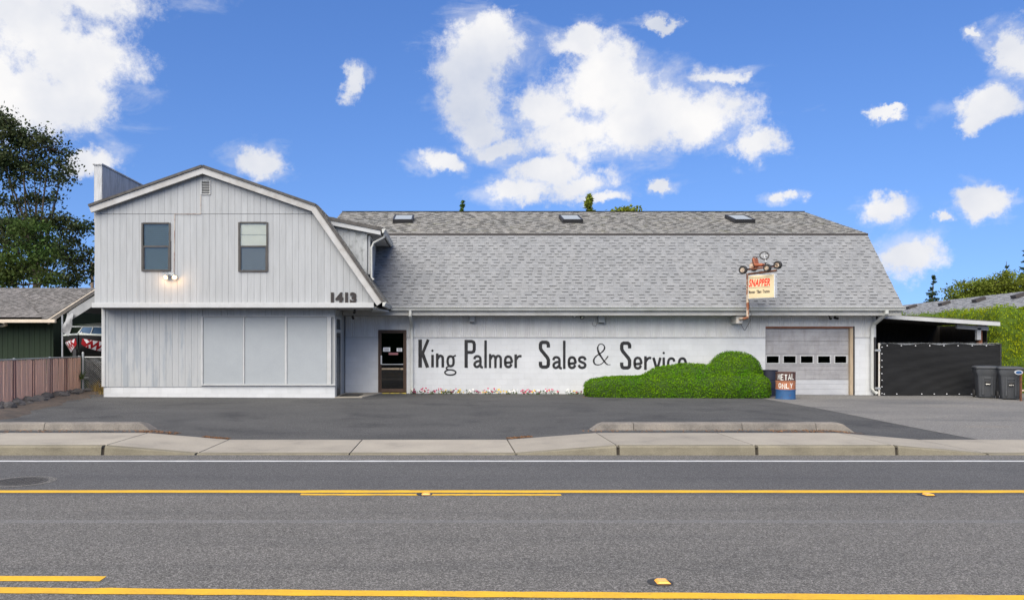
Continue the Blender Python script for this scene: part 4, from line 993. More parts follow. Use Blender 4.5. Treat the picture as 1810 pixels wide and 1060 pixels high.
# ------------------------------------------------------------------ drums
def drum(c, label, bands, r=.298, h=.86):
    t = thing('steel_drum', c, label, 'drum'); cx, cy, cz = c
    zz = [0, .34, .655, 1.0]
    for i in range(3):
        a, b = zz[i] * h, zz[i + 1] * h
        pr = [(r, a + .001), (r, a + .02), (r - .002, (a + b) / 2), (r, b - .02), (r, b - .001)]
        if i == 0: pr = [(r - .02, .0), (r + .008, .004), (r + .008, .018), (r, .026)] + pr[2:]
        if i == 2: pr = pr[:3] + [(r, b - .026), (r + .008, b - .018), (r + .008, b - .004), (r - .01, b), (r - .012, b - .03), (.001, b - .03)]
        MB().lathe(pr, c, 40).build('drum_band', bands[i], t, smooth=True)
        if i: MB().lathe([(r - .002, a - .016), (r + .010, a - .007), (r + .010, a + .007), (r - .002, a + .016)], c, 40).build('rolling_hoop', bands[i - 1], t, smooth=True)
    return t
dc = (PX(1388.5, 25.3), 25.3, zlot(10.7, 25.3) + .005)
DR = drum(dc, 'rusty steel drum lettered METAL ONLY with blue foot in front of the garage', [M['drum_blue'], M['drum_rust'], M['drum_brown']])
def ond(v):                                    # (u metres along the skin, height) -> drum skin, facing the street
    a = v[0] / .3 - math.atan2(dc[0], dc[1]); rr = .3015
    return Vector((dc[0] + rr * math.sin(a), dc[1] - rr * math.cos(a), dc[2] + v[1]))
G = {'M': ([(0, 0), (.03, 1), (.45, .35), (.9, 1), (1, 0)],), 'E': ([(1, 1), (0, .98), (.02, .5), (.02, 0), (1, .03)], [(.02, .5), (.8, .52)]), 'T': ([(0, 1), (1, .98)], [(.5, .98), (.48, 0)]),
     'A': ([(0, 0), (.5, 1), (1, 0)], [(.22, .38), (.78, .36)]), 'L': ([(.05, 1), (0, .02), (1, 0)],), 'O': ([(.5, 1), (.05, .75), (.05, .3), (.5, 0), (.95, .3), (.95, .75), (.5, 1)],),
     'N': ([(0, 0), (.05, 1), (.95, .02), (1, 1)],), 'Y': ([(0, 1), (.5, .5), (1, 1)], [(.5, .5), (.45, 0)])}
def paint(word, x, z, w, h, gap, sw_):
    for i, ch in enumerate(word):
        mb = MB(); kx = x + i * (w + gap); dz = random.uniform(-.02, .02)
        for st_ in G[ch]: stroke(mb, [(kx + a * w, z + dz + b * h) for a, b in st_], sw_, ond)
        mb.build('painted_letter', M['drum_paint'], DR, fix=False)
paint('METAL', -.245, .615, .074, .17, .036, .022); paint('ONLY', -.215, .345, .082, .15, .036, .023)
mb = MB(); stroke(mb, [(x, .292 + random.uniform(-.006, .006)) for x in np.linspace(-.30, .30, 16)], .014, ond); mb.build('paint_drip', M['drum_paint'], DR, fix=False)
M['drum_navy'] = material('drum_navy', (.012, .015, .03), .6)
drum((PX(1362, 26.6), 26.75, .06), 'dark blue drum half hidden between the hedge and the garage door', [M['drum_navy'], M['drum_navy'], M['drum_navy']], .29, .90)

# ------------------------------------------------------------------ clipped hedge and flowers
def remeshed(shapes, voxel, name, smooth_it=6, lump=0):
    bm = bmesh.new()
    for c, rx, ry, rz, e in shapes:
        r = bmesh.ops.create_icosphere(bm, subdivisions=4, radius=1)
        for v in r['verts']:
            p = v.co.normalized(); k = (abs(p.x) ** e + abs(p.y) ** e + abs(p.z) ** e) ** (-1 / e); p = p * k
            v.co = Vector((c[0] + p.x * rx, c[1] + p.y * ry, c[2] + p.z * rz))
    me = bpy.data.meshes.new(name); bm.to_mesh(me); bm.free()
    o = bpy.data.objects.new(name, me); COL.objects.link(o)
    r = o.modifiers.new('r', 'REMESH'); r.mode = 'VOXEL'; r.voxel_size = voxel
    s = o.modifiers.new('s', 'SMOOTH'); s.iterations = smooth_it; s.factor = .6
    me2 = bpy.data.meshes.new_from_object(o.evaluated_get(bpy.context.evaluated_depsgraph_get())); bpy.data.objects.remove(o)
    if lump:
        from mathutils import noise
        nv = len(me2.vertices); co_ = np.zeros(nv * 3); no_ = np.zeros(nv * 3, np.float32)
        me2.vertices.foreach_get('co', co_); me2.vertex_normals.foreach_get('vector', no_); co_ = co_.reshape(-1, 3); no_ = no_.reshape(-1, 3)
        k = np.array([noise.noise(Vector(c) * 2.2) + .6 * noise.noise(Vector(c) * 6) for c in co_.tolist()])
        me2.vertices.foreach_set('co', (co_ + no_ * (k * lump)[:, None]).ravel()); me2.update()
    me2.name = name; return me2
def surface_points(me, n, zmin=-9):
    co = np.zeros(len(me.vertices) * 3); me.vertices.foreach_get('co', co); co = co.reshape(-1, 3)
    me.calc_loop_triangles(); tri = np.zeros(len(me.loop_triangles) * 3, np.int32); me.loop_triangles.foreach_get('vertices', tri); tri = tri.reshape(-1, 3)
    a, b, c = co[tri[:, 0]], co[tri[:, 1]], co[tri[:, 2]]; nr = np.cross(b - a, c - a); ar = np.linalg.norm(nr, axis=1); nr /= ar[:, None] + 1e-9
    i = RNG.choice(len(tri), n, p=ar / ar.sum()); u, v = RNG.random((2, n, 1)); f = u + v > 1; u = np.where(f, 1 - u, u); v = np.where(f, 1 - v, v)
    p = a[i] + (b[i] - a[i]) * u + (c[i] - a[i]) * v; k = p[:, 2] > zmin; return p[k], nr[i][k]
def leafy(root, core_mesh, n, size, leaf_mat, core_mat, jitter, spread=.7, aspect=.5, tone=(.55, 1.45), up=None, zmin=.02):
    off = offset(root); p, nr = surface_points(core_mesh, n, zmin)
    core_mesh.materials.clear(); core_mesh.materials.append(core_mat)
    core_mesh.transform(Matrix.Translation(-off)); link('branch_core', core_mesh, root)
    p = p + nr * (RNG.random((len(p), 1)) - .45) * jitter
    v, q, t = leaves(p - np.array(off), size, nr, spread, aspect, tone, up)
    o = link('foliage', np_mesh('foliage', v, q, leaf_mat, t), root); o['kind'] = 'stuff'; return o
hz_ = .06
me = remeshed([((7.45, 26.22, .33), 2.95, .70, .42, 3.8), ((8.0, 26.45, .45), 1.7, .62, .70, 2.2), ((8.35, 26.4, .6), .95, .6, .52, 2.2), ((9.58, 26.62, .76), .90, .58, .80, 2.2), ((9.92, 25.95, .38), .52, .48, .45, 2.8), ((9.0, 25.85, .38), 1.2, .40, .44, 2.6)], .05, 'topiary', 4, .025)
T = thing('topiary_hedge', (7.7, 26.2, .05), 'green clipped hedge of low block and rounded mounds against the lettered wall', 'hedge')
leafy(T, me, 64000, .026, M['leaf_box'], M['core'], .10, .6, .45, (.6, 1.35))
groups = ['pink', 'white', 'yellow', 'dark']
ORD = 'first second third fourth fifth sixth seventh eighth ninth tenth eleventh twelfth thirteenth fourteenth fifteenth sixteenth seventeenth eighteenth nineteenth twentieth twenty-first twenty-second twenty-third twenty-fourth twenty-fifth twenty-sixth twenty-seventh twenty-eighth twenty-ninth thirtieth thirty-first thirty-second thirty-third thirty-fourth'.split()
def flower(x, y, kind, s, seed):
    rr = random.Random(seed); z = zlot(x, y) + .01
    t = thing('flower_clump', (x, y, z), f'{kind if kind != "dark" else "dark red"} flower clump under the lettering, {ORD[seed - 100]} from the downspout by the door', 'flowers', 'flower clumps under the lettering')
    n = 34; pos = np.array([(rr.gauss(0, .075 * s), rr.gauss(0, .05), abs(rr.gauss(.06, .045)) * s) for _ in range(n)])
    v, q, tn = leaves(pos, .032, None, 1, .5, (.7, 1.6)); link('leaf_tuft', np_mesh('leaf_tuft', v, q, M['leaf_mid'], tn), t)['kind'] = 'stuff'
    for k in range(rr.randint(5, 8)):
        c = Vector((rr.gauss(0, .08 * s), -.03 + rr.gauss(0, .04), rr.uniform(.05, .19) * s)); r = rr.uniform(.022, .036); mb = MB(); f = Vector((rr.gauss(0, .3), -1, rr.uniform(.2, .9))).normalized()
        u = f.orthogonal().normalized(); w = f.cross(u)
        for j in range(5):
            a = j * 1.2566; d = u * math.cos(a) + w * math.sin(a); e = u * math.cos(a + .62) + w * math.sin(a + .62); g_ = u * math.cos(a - .62) + w * math.sin(a - .62)
            mb.add([c, c + g_ * r * .8 + f * .006, c + d * r * 1.1, c + e * r * .8 + f * .006], [(0, 1, 2, 3)])
        kk = kind if rr.random() < .7 else rr.choice(groups)
        link('blossom', mb.mesh('blossom', M['petal_' + kk]), t)
kinds = 'dark pink pink pink yellow dark yellow white pink yellow pink yellow white white pink pink white white pink white white yellow white'.split()
for i, kd in enumerate(kinds):
    px = 735 + i * (1028 - 735) / (len(kinds) - 1) + random.uniform(-4, 4)
    flower(PX(px, 27.1), 27.08 + random.uniform(-.06, .06), kd, random.uniform(.7, 1.15), 100 + i)

# ------------------------------------------------------------------ right: carport, gate, bins, hedges, neighbour
CP = thing('carport', (17, 28, .1), 'flat roofed carport with pale fascia and dark interior beside the shop', 'carport')
def slab(x0, x1, z0, z1, y0, y1, th, name, m, par): return MB().prism([(x0, z0), (x1, z1), (x1, z1 - th), (x0, z0 - th)], y0, y1).build(name, m, par)
slab(14.80, 19.10, 2.90, 2.625, 27.48, 36, .05, 'roof', M['roof_edge'], CP); slab(14.80, 19.08, 2.845, 2.57, 27.52, 36, .02, 'ceiling', M['interior'], CP)
slab(14.86, 19.09, 2.86, 2.59, 27.44, 27.475, .13, 'fascia', M['trim'], CP); slab(17.9, 19.0, 2.52, 2.45, 27.9, 28.0, .14, 'beam', M['trim_dirty'], CP)
for x, y, m_, z in ((18.78, 28.05, 'wood_brown', 2.4), (18.3, 31.5, 'wood', 2.5), (18.78, 34.5, 'wood_brown', 2.5), (17.4, 35.3, 'wood', 2.6)): box('post', M[m_], CP, x - .06, x + .06, y - .06, y + .06, .05, z)
for k in range(15): box('added_side_board', M['shade_board'], CP, 19.20, 19.225, 28.3 + k * .18, 28.3 + k * .18 + .172, 0, 2.53)  # boards added on the right side to darken the carport
box('bracket', M['trim'], CP, 18.60, 18.74, 27.9, 28.02, 1.98, 2.40, .005)
for k in range(25): box('added_back_board', M['shade_board'], CP, 14.8 + k * .18, 14.8 + k * .18 + .172, 31, 31.03, 0, 2.815 - k * .01156)  # back wall added to keep the carport interior dark
GT = thing('screened_gate', (17, 27.1, .05), 'chain-link gate covered with black privacy screen beside the garage', 'gate')
GY = 27.15; gx0_, gx1_ = PX(1556, GY), PX(1767, GY); gzt, gzb = PZ(608, GY), .07
rows = []
for j in range(25):
    t = j / 24; r = []
    for i in range(61):
        s = i / 60; x = lerp(gx0_, gx1_, s); z = lerp(gzb, gzt, t) + (.02 * math.sin(s * 22) if j == 24 else 0)
        y = GY - .03 - .018 * math.sin(s * 9 + t * 3) - .012 * math.sin(s * 31 + t * 11) * (1 - t) - .02 * math.sin(t * 7 + s * 5) + .01 * math.sin(17 * t - 40 * s * (1 - t)); r.append((x, y, z))
    rows.append(r)
MB().sheet(rows).build('privacy_screen', M['screen'], GT, smooth=True, fix=False)
MB().tube([(gx0_, GY + .03, gzt - .02), (gx1_, GY + .03, gzt - .02)], .022, 8).build('top_rail', M['galv'], GT)
MB().tube([(gx0_ - .04, GY, .05), (gx0_ - .04, GY, gzt + .04)], .03, 8).build('gate_post', M['pole_white'], GT); MB().tube([(gx0_ - .14, GY + .08, .03), (gx0_ - .14, GY + .08, gzt + .24)], .038, 8).build('gate_post', M['dark_metal'], GT)
MB().tube([(gx1_ + .03, GY, .05), (gx1_ + .03, GY, gzt + .02)], .03, 8).build('gate_post', M['dark_metal'], GT)
for z in (.32, 1.62): MB().box(gx0_ - .17, gx0_ + .0, GY - .04, GY + .05, z - .035, z + .035).build('hinge', M['galv'], GT, .006)
tz = MB(); n = 95
for i in range(n):
    x = lerp(gx0_, gx1_, i / n); tz.tube([(x, GY, gzt - .03), (x + .018, GY, gzt + .055), (x + .036, GY, gzt - .03)], .0045, 3); tz.tube([(x, GY, gzb + .02), (x + .018, GY, gzb - .045), (x + .036, GY, gzb + .02)], .004, 3)
tz.build('wire_barbs', M['galv'], GT, kind='stuff', fix=False)
for i in range(8):
    for (x, z) in ((lerp(gx0_ + .2, gx1_ - .5, i / 7), gzt - .05), (gx0_ + .02, lerp(.15, gzt - .1, i / 7)), (lerp(gx0_ + .1, gx1_ - 1, i / 7), gzb + .06)):
        MB().box(x - .014, x + .014, GY - .075, GY - .055, z - .012, z + .012).build('cable_tie', M['paper'], GT)
def rrect(hx, hy, r, z, n=4):
    out = []
    for k, (sx, sy) in enumerate(((1, 1), (-1, 1), (-1, -1), (1, -1))):
        for j in range(n + 1):
            a = k * math.pi / 2 + j / n * math.pi / 2; out.append((sx * (hx - r) + r * math.cos(a), sy * (hy - r) + r * math.sin(a), z))
    return out
def loft(mb, rings, cap=True):
    b = len(mb.v); n = len(rings[0])
    for r in rings: mb.v += [tuple(p) for p in r]
    k = 0
    for i in range(len(rings) - 1):
        for j in range(n): mb.f.append((b + i * n + j, b + i * n + (j + 1) % n, b + (i + 1) * n + (j + 1) % n, b + (i + 1) * n + j)); k += 1
    mb.f += [tuple(range(b + n - 1, b - 1, -1)), tuple(range(b + (len(rings) - 1) * n, b + len(rings) * n))]; mb.t += [1.0] * (k + 2); mb.m += [0] * (k + 2); return mb
def wheelie(loc, rz, label):
    t = thing('wheelie_bin', loc, label, 'bin', 'grey bins by the hedge'); t.rotation_euler.z = rz
    me = loft(MB(), [rrect(.22, .25, .05, .03), rrect(.235, .27, .05, .12), rrect(.27, .32, .05, .70), rrect(.275, .33, .05, .74), rrect(.325, .37, .06, .86), rrect(.325, .37, .06, .96), rrect(.31, .36, .06, .965)]).mesh('body', M['bin'], smooth=True, fix=True); bd = link('body', me, t)
    link('lid', loft(MB(), [rrect(.345, .40, .06, .968), rrect(.35, .405, .06, .99), rrect(.335, .39, .06, 1.02), rrect(.25, .30, .08, 1.05)]).mesh('lid', M['bin'], smooth=True, fix=True), t)
    m_ = MB()
    m_.box(-.15, -.10, -.325, -.27, .10, .72).box(.10, .15, -.325, -.27, .10, .72).box(-.10, .10, -.325, -.27, .62, .72)
    link('front_rib', m_.mesh('front_rib', M['bin'], bevel=.01, fix=True), t)
    link('latch_recess', MB().box(-.06, .07, -.336, -.29, .42, .54).mesh('latch_recess', M['rubber'], bevel=.004, fix=True), t)
    link('latch_bar', MB().tube([(-.055, -.345, .455), (.065, -.345, .455)], .012, 8).mesh('latch_bar', M['chrome']), t)
    for s in (-1, 1):
        w = link('wheel', MB().lathe([(.02, -.03), (.11, -.03), (.125, -.02), (.125, .02), (.11, .03), (.02, .03)], (0, 0, 0), 18, M=Vector((0, 0, 1)).rotation_difference(Vector((1, 0, 0))).to_matrix()).mesh('wheel', M['rubber'], fix=True), t, (s * .28, .27, .125))
    link('handle', MB().tube([(-.26, .40, .93), (-.26, .47, .95), (.26, .47, .95), (.26, .40, .93)], .018, 8).mesh('handle', M['bin']), t)
wheelie((PX(1742, 26.1), 26.1, zlot(17.4, 26) + .006), R(-24), 'dark grey wheeled bin next to the black screen, farther from the street edge')
wheelie((PX(1784, 25.4), 25.4, zlot(18, 25.5) + .006), R(-27), 'nearer and larger dark grey wheeled bin at the right edge')
# rusty rack with an oval badge at the picture's right edge
RK = thing('metal_rack', (PX(1806, 24.6), 24.6, .06), 'rusty metal rack with pale oval badge in front of the bins', 'rack')
rx = PX(1804.5, 24.6)
for x, y in ((rx, 24.6), (rx + .75, 24.6), (rx + .14, 24.8), (rx + .89, 24.8)): box('leg', M['rust_dark'], RK, x - .022, x + .022, y - .022, y + .022, .06, .93)
for y, q in ((24.6, 0), (24.8, .14)): box('rail', M['rust_dark'], RK, rx - .02 + q, rx + .77 + q, y - .02, y + .02, .931, .97); box('rail', M['rust'], RK, rx + .023 + q, rx + .727 + q, y - .015, y + .015, .37, .41)
box('shelf', M['dark_metal'], RK, rx - .03, rx + .92, 24.57, 24.83, .971, .985)
MB().lathe([(.001, 0), (.13, 0), (.13, .02), (.001, .02)], (rx - .10, 24.57, .955), 24, M=Matrix.Rotation(R(90), 3, 'X') @ Matrix.Diagonal((1, .55, 1))).build('badge', M['trim'], RK)
MB().lathe([(.001, 0), (.095, 0), (.095, .004), (.001, .004)], (rx - .10, 24.549, .955), 24, M=Matrix.Rotation(R(90), 3, 'X') @ Matrix.Diagonal((1, .5, 1))).build('badge_field', M['drum_blue'], RK)

me = remeshed([((20.3 + .72 * i, 28.95 + random.uniform(-.1, .1), 1.45 + random.uniform(-.06, .06)), .52, .55, 1.68, 4) for i in range(9)] + [((20.35, 29.7 + .75 * i, 1.45), .55, .52, 1.66, 4) for i in range(4)], .07, 'cedar_block', 1, .06)
T = thing('cedar_hedge', (23.3, 30.6, 0), 'tall bright yellow-green cedar hedge behind the bins at the right edge', 'hedge')
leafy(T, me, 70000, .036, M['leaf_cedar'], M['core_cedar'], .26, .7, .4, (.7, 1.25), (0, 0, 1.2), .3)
me = remeshed([((13.5 + .8 * i, 38.2 + random.uniform(-.1, .1), 1.5 + random.uniform(-.06, .06)), .58, .6, 1.78, 4) for i in range(19)], .09, 'cedar_row', 1, .06)
T = thing('cedar_hedge', (20.5, 38.2, 0), 'long darker cedar hedge showing above the carport roof', 'hedge')
leafy(T, me, 26000, .045, M['leaf_cedar_shaded'], M['core_cedar'], .26, .7, .4, (.7, 1.25), (0, 0, 1.2), 2.2)

NH = thing('neighbour_house', (36, 52, 0), 'grey shingled neighbouring house roof rising behind the right hedge', 'house')
rA, rB = Vector((34.6, 61, 4.78)), Vector((32.3, 40, 4.85)); eA, eB = rA + Vector((-6.6, 0, -2.1)), rB + Vector((-6.2, 0, -2.1)); fA, fB = rA + Vector((6.6, 0, -2.1)), rB + Vector((6.6, 0, -2.1))
MB().add([rA, rB, eB, eA, fB, fA, eA - UP * .15, eB - UP * .15, fB - UP * .15, fA - UP * .15], [(0, 3, 2, 1), (1, 4, 5, 0), (3, 6, 7, 2), (4, 8, 9, 5), (1, 2, 7, 8, 4), (0, 5, 9, 6, 3)]).build('roof', M['shingle_left'], NH)
box('wall', M['siding'], NH, 27.4, 39, 41, 60, 0, 2.6)
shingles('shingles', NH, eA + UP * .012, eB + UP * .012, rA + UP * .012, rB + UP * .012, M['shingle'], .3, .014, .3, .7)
for px, py, d in ((1636, 537.5, 56), (1682, 533, 51.5), (1736, 527.5, 47.5), (1797, 521, 43.6)):
    p = P(px, py, d); u = (rB - rA).normalized(); sl2 = (rA - eA).normalized(); t_ = (p.y - rA.y) / (rB.y - rA.y); rr_ = rA.lerp(rB, t_); q = rr_ - sl2 * 1.4
    Mv = Matrix((u, sl2, u.cross(sl2))).transposed(); nv = u.cross(sl2); nv = nv if nv.z > 0 else -nv
    MB().obox(q + nv * .10, .26, .30, .09, Mv).build('roof_vent', M['ridge_dark'], NH, .01)

# ------------------------------------------------------------------ left: neighbour house, canopy, boat, fence
LH = thing('green_house', (-18, 31, 0), 'dark green neighbouring house with brown shingle roof and cream gutter at left', 'house')
hx = -14.72; ye, ze, yr, zr = 29.0, 2.74, 33.0, 4.16
MB().prism([(ye, ze), (yr, zr), (2 * yr - ye, ze), (2 * yr - ye, ze - .12), (yr, zr - .12), (ye, ze - .12)], -32, hx, 'x').build('roof', M['shingle_left'], LH)
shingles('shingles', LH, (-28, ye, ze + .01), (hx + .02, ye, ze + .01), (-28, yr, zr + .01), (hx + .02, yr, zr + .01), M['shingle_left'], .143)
hp = [P(-70, 563, 28.9), P(74, 563.5, 28.9), P(33, 520, 32.0), P(-70, 512, 31.0)]
MB().add([p + UP * .05 for p in hp] + [p - UP * .1 for p in hp], [(0, 1, 2, 3), (4, 7, 6, 5), (0, 4, 5, 1), (1, 5, 6, 2), (2, 6, 7, 3), (3, 7, 4, 0)]).build('hip_roof', M['shingle_left'], LH)
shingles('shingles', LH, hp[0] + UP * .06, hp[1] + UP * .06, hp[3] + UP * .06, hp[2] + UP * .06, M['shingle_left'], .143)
box('gutter', M['cream_trim'], LH, -28, hx + .35, ye - .15, ye - .02, ze - .13, ze - .01, .01)
MB().prism([(ye - .02, ze - .005), (yr, zr + .005), (yr, zr - .16), (ye - .02, ze - .17)], hx + .022, hx + .08, 'x').build('rake_board', M['cream_trim'], LH)
box('wall', M['green_wall'], LH, -27, -14.82, 29.65, 36, 0, 2.62); MB().prism([(29.7, 2.6), (36.3, 2.6), (33, 4.0)], -15.1, -14.82, 'x').build('wall', M['green_wall'], LH)
for k in range(28): box('siding_board', M['green_wall'], LH, -20.5 + k * .2, -20.5 + k * .2 + .19, 29.62, 29.649, .1, 2.6)
MB().tube([P(-12, 566, 28.9), P(8, 570, 28.9), P(11, 574, 29.1), P(2, 576, 29.5)], .05, 8).build('downspout', M['cream_trim'], LH, smooth=True)
box('wall', M['green_wall'], LH, -14.819, -14.0, 31.0, 31.2, 0, 2.62)
w = MB(); wx0, wx1, wz0, wz1 = PX(99.5, 30.95), PX(120, 30.95), PZ(613, 30.95), PZ(577, 30.95)
for q in ((wx0, wx0 + .06, wz0, wz1), (wx1 - .06, wx1, wz0, wz1), (wx0 + .06, wx1 - .06, wz0, wz0 + .06), (wx0 + .06, wx1 - .06, wz1 - .06, wz1)): w.box(q[0], q[1], 30.92, 30.99, q[2], q[3])
ww = w.build('window', M['trim'], LH); box('pane', M['glass_dark'], ww, wx0 + .06, wx1 - .06, 30.96, 30.965, wz0 + .06, wz1 - .06)

CN = thing('tarp_canopy', (-12.6, 29, .1), 'dark tarpaulin boat shelter with pale torn flap between house and shop', 'canopy')
def tarp(rows, m, name): MB().sheet(rows).build(name, m, CN, smooth=True, fix=False)
def wob(p, k=.04): return Vector(p) + Vector((random.uniform(-k, k), random.uniform(-k, k), random.uniform(-k, k)))
tp = [P(122, 556, 28.0), P(140, 545, 28.0), P(166, 528, 28.0), P(200, 506, 28.0)]
tarp([[wob((p.x, y, p.z + .1), .03) for p in tp] for y in (28.05, 29.5, 31, 33, 36)], M['tarp_dark'], 'tarp_roof')
tarp([[wob(p + UP * .10 * (1 - t), .015) - UP * .24 * t for p in tp] for t in (0, .33, .66, 1)], M['tarp'], 'tarp_valance')
tarp([[wob(lerp(P(119, 553, 27.9), P(109, 586, 27.9), t) + Vector((.18 * s, .05 * math.sin(6 * t + 3 * s), -.12 * s * t)), .012) for s in (0, .5, 1, 1.4)] for t in np.linspace(0, 1, 8)], M['tarp'], 'tarp_flap')
tarp([[wob((x, 36, z), .05) for x in np.linspace(-14.8, -10.4, 8)] for z in (0, 1.5, 3, 4.6)], M['tarp_dark'], 'tarp_back')
for x, y, z in ((-13.65, 27.95, 2.85), (-13.7, 31.5, 2.9), (-11.2, 31.5, 4.0)): MB().tube([(x, y, .1), (x, y, z)], .03, 8).build('frame_pole', M['galv'], CN)
MB().tube([(-13.65, 28.6, 2.46), (-11.0, 28.6, 2.44)], .02, 6).build('frame_bar', M['galv'], CN)

BT = thing('motor_boat', (-12.9, 31, .3), 'dark motor boat with red and white shark teeth painted on its bow', 'boat')
bx = -13.18; by = 28.15
SEC = [(0, .02, 1.62, .02, 2.16), (.18, .42, 1.44, .2, 2.15), (.5, .80, 1.32, .42, 2.13), (1.0, 1.05, 1.25, .7, 2.10), (2.0, 1.15, 1.2, .9, 2.06), (5.0, 1.15, 1.2, .95, 2.0)]
def hull(s, v):                                 # s along from the bow, v: -1 port deck .. 0 keel .. 1 starboard deck
    for i in range(len(SEC) - 1):
        if s <= SEC[i + 1][0] or i == len(SEC) - 2: break
    t = (s - SEC[i][0]) / (SEC[i + 1][0] - SEC[i][0]); L_ = [lerp(a, b, t) for a, b in zip(SEC[i], SEC[i + 1])]
    a = abs(v); sg = 1 if v >= 0 else -1
    if a < .4: x = L_[3] * a / .4; z = lerp(L_[2], L_[2] + .25, a / .4)
    else: x = lerp(L_[3], L_[1], ((a - .4) / .6) ** .8); z = lerp(L_[2] + .25, L_[4], (a - .4) / .6)
    return Vector((bx + sg * x, by + L_[0], z))
ss = [0, .06, .12, .18, .3, .4, .5, .65, .8, 1, 1.4, 2, 3, 5]; vv = [-1, -.85, -.7, -.55, -.4, -.2, 0, .2, .4, .55, .7, .85, 1]
hm = MB().sheet([[hull(s, v) for v in vv] for s in ss]); hb = hm.build('hull', M['hull_dark'], BT, smooth=True, fix=False)
MB().sheet([[hull(s, -1) + UP * .03, hull(s, -1).lerp(hull(s, 1), .5) + UP * .09, hull(s, 1) + UP * .03] for s in ss]).build('deck', M['hull_white'], BT, smooth=True, fix=False)
for sg in (-1, 1): MB().tube([hull(s, sg) + UP * .015 for s in ss], .035, 6).build('rub_rail', M['hull_white'], BT, smooth=True)
def onh(s, v, o=.008):
    p = hull(s, v); e = .02; n = (hull(s + e, v) - p).cross(hull(s, min(v + e, 1)) - hull(s, v)); n = n.normalized() if n.length else Vector((0, -1, 0))
    if n.y > 0: n = -n
    return p + n * o
for sg in (-1, 1):
    MB().sheet([[onh(s, sg * v, .006) for v in (.42, .5, .6, .7, .78)] for s in np.linspace(.05, 1.5, 24)]).build('painted_mouth', M['teeth_red'], hb, smooth=True, fix=False)
    for k in range(9):
        s0 = .07 + k * .16
        for (v0, v1) in ((.77, .58), (.43, .60)):
            o_ = .0 if v0 > .6 else .08
            MB().add([onh(s0 + o_, sg * v0, .012), onh(s0 + o_ + .14, sg * v0, .012), onh(s0 + o_ + .07, sg * v1, .012)], [(0, 1, 2)]).build('painted_tooth', M['paper'], hb, fix=False)
wsp = [(-.80, 1.5), (-.55, 1.05), (0, .92), (.55, 1.05), (.80, 1.5)]
ws = MB().sheet([[(bx + x, by + y, 2.15) for x, y in wsp], [(bx + x * .82, by + y + .28, 2.47) for x, y in wsp]]).build('windshield', M['canvas_blue'], BT, fix=False)
for x, y in wsp: MB().tube([(bx + x, by + y - .01, 2.13), (bx + x * .82, by + y + .27, 2.48)], .018, 6).build('windshield_post', M['galv'], ws)
MB().tube([(bx + x * .82, by + y + .27, 2.48) for x, y in wsp], .018, 6).build('windshield_rail', M['trim'], ws)
MB().sheet([[(bx + x, by + 1.35 + y, 2.48 + .14 * (1 - (x / .95) ** 2) + .02 * math.sin(9 * y + 4 * x)) for x in np.linspace(-.7, .95, 9)] for y in (0, .5, 1.2, 2.2, 3.4)]).build('cover', M['tarp'], BT, smooth=True, fix=False)
MB().lathe([(.05, 0), (.06, .03), (.03, .06), (.02, .07)], (bx, by + .25, 2.20), 10).build('bow_light', M['chrome'], BT)
for sg in (-1, 1):
    MB().tube([(bx + sg * .02, by - .35, .62), (bx + sg * .8, by + 2.2, .6), (bx + sg * .8, by + 5, .6)], .05, 6).build('trailer_rail', M['galv'], BT); Mx = Vector((0, 0, 1)).rotation_difference(Vector((1, 0, 0))).to_matrix()
    MB().lathe([(.05, -.09), (.30, -.09), (.33, -.06), (.33, .06), (.30, .09), (.05, .09)], (bx + sg * 1.0, by + 3.4, .40), 24, M=Mx).build('trailer_wheel', M['rubber'], BT, smooth=True)
MB().box(bx - .06, bx + .06, by - .3, by - .18, .6, 1.66).build('winch_post', M['dark_metal'], BT); MB().box(bx - .9, bx + .9, by + 2.5, by + 2.6, .55, 1.25).build('bunk', M['dark_metal'], BT)

# pink slatted chain-link fence
f0, f1 = Vector((-12.80, 27.5, .17)), Vector((-12.05, 19.6, .17)); fd_ = (f1 - f0); FL = fd_.length; fd_.normalize(); ft = 1.225
FN = thing('slatted_fence', f0, 'pink slatted chain-link fence with dark red stripes at the left edge', 'fence')
ang = math.atan2(fd_.y, fd_.x)
sm = MB().box(-.036, .036, -.003, .003, 0, ft - .03).mesh('slat', M['pink_slat'], fix=True); sr = MB().box(-.036, .036, -.003, .003, 0, ft - .03).mesh('red_slat', M['red_slat'], fix=True)
ns = int(FL / .08); pxs = []
for i in range(ns): p = f0 + fd_ * ((i + .5) * .08); pxs.append(CX + p.x / p.y * F)
red = set()
for px in (116.4, 90, 60.3, 25.5):
    i = min(range(ns), key=lambda k: abs(pxs[k] - px)); red |= {i - 1, i + 1}
for i in range(ns):
    link('slat', sr if i in red else sm, FN, fd_ * ((i + .5) * .08) + UP * random.uniform(-.015, .015), (random.uniform(-.01, .01), random.uniform(-.012, .012), ang + random.uniform(-.04, .04)), label='dark red slat' if i in red else None)
MB().tube([f0 + UP * ft, f1 + UP * ft], .021, 8).build('top_rail', M['galv'], FN)
for s in (0, 2.5, 5.0, 7.5): MB().tube([f0 + fd_ * s + Vector((-.05, 0, 0)), f0 + fd_ * s + Vector((-.05, 0, ft + .04))], .03, 8).build('fence_post', M['galv'], FN)
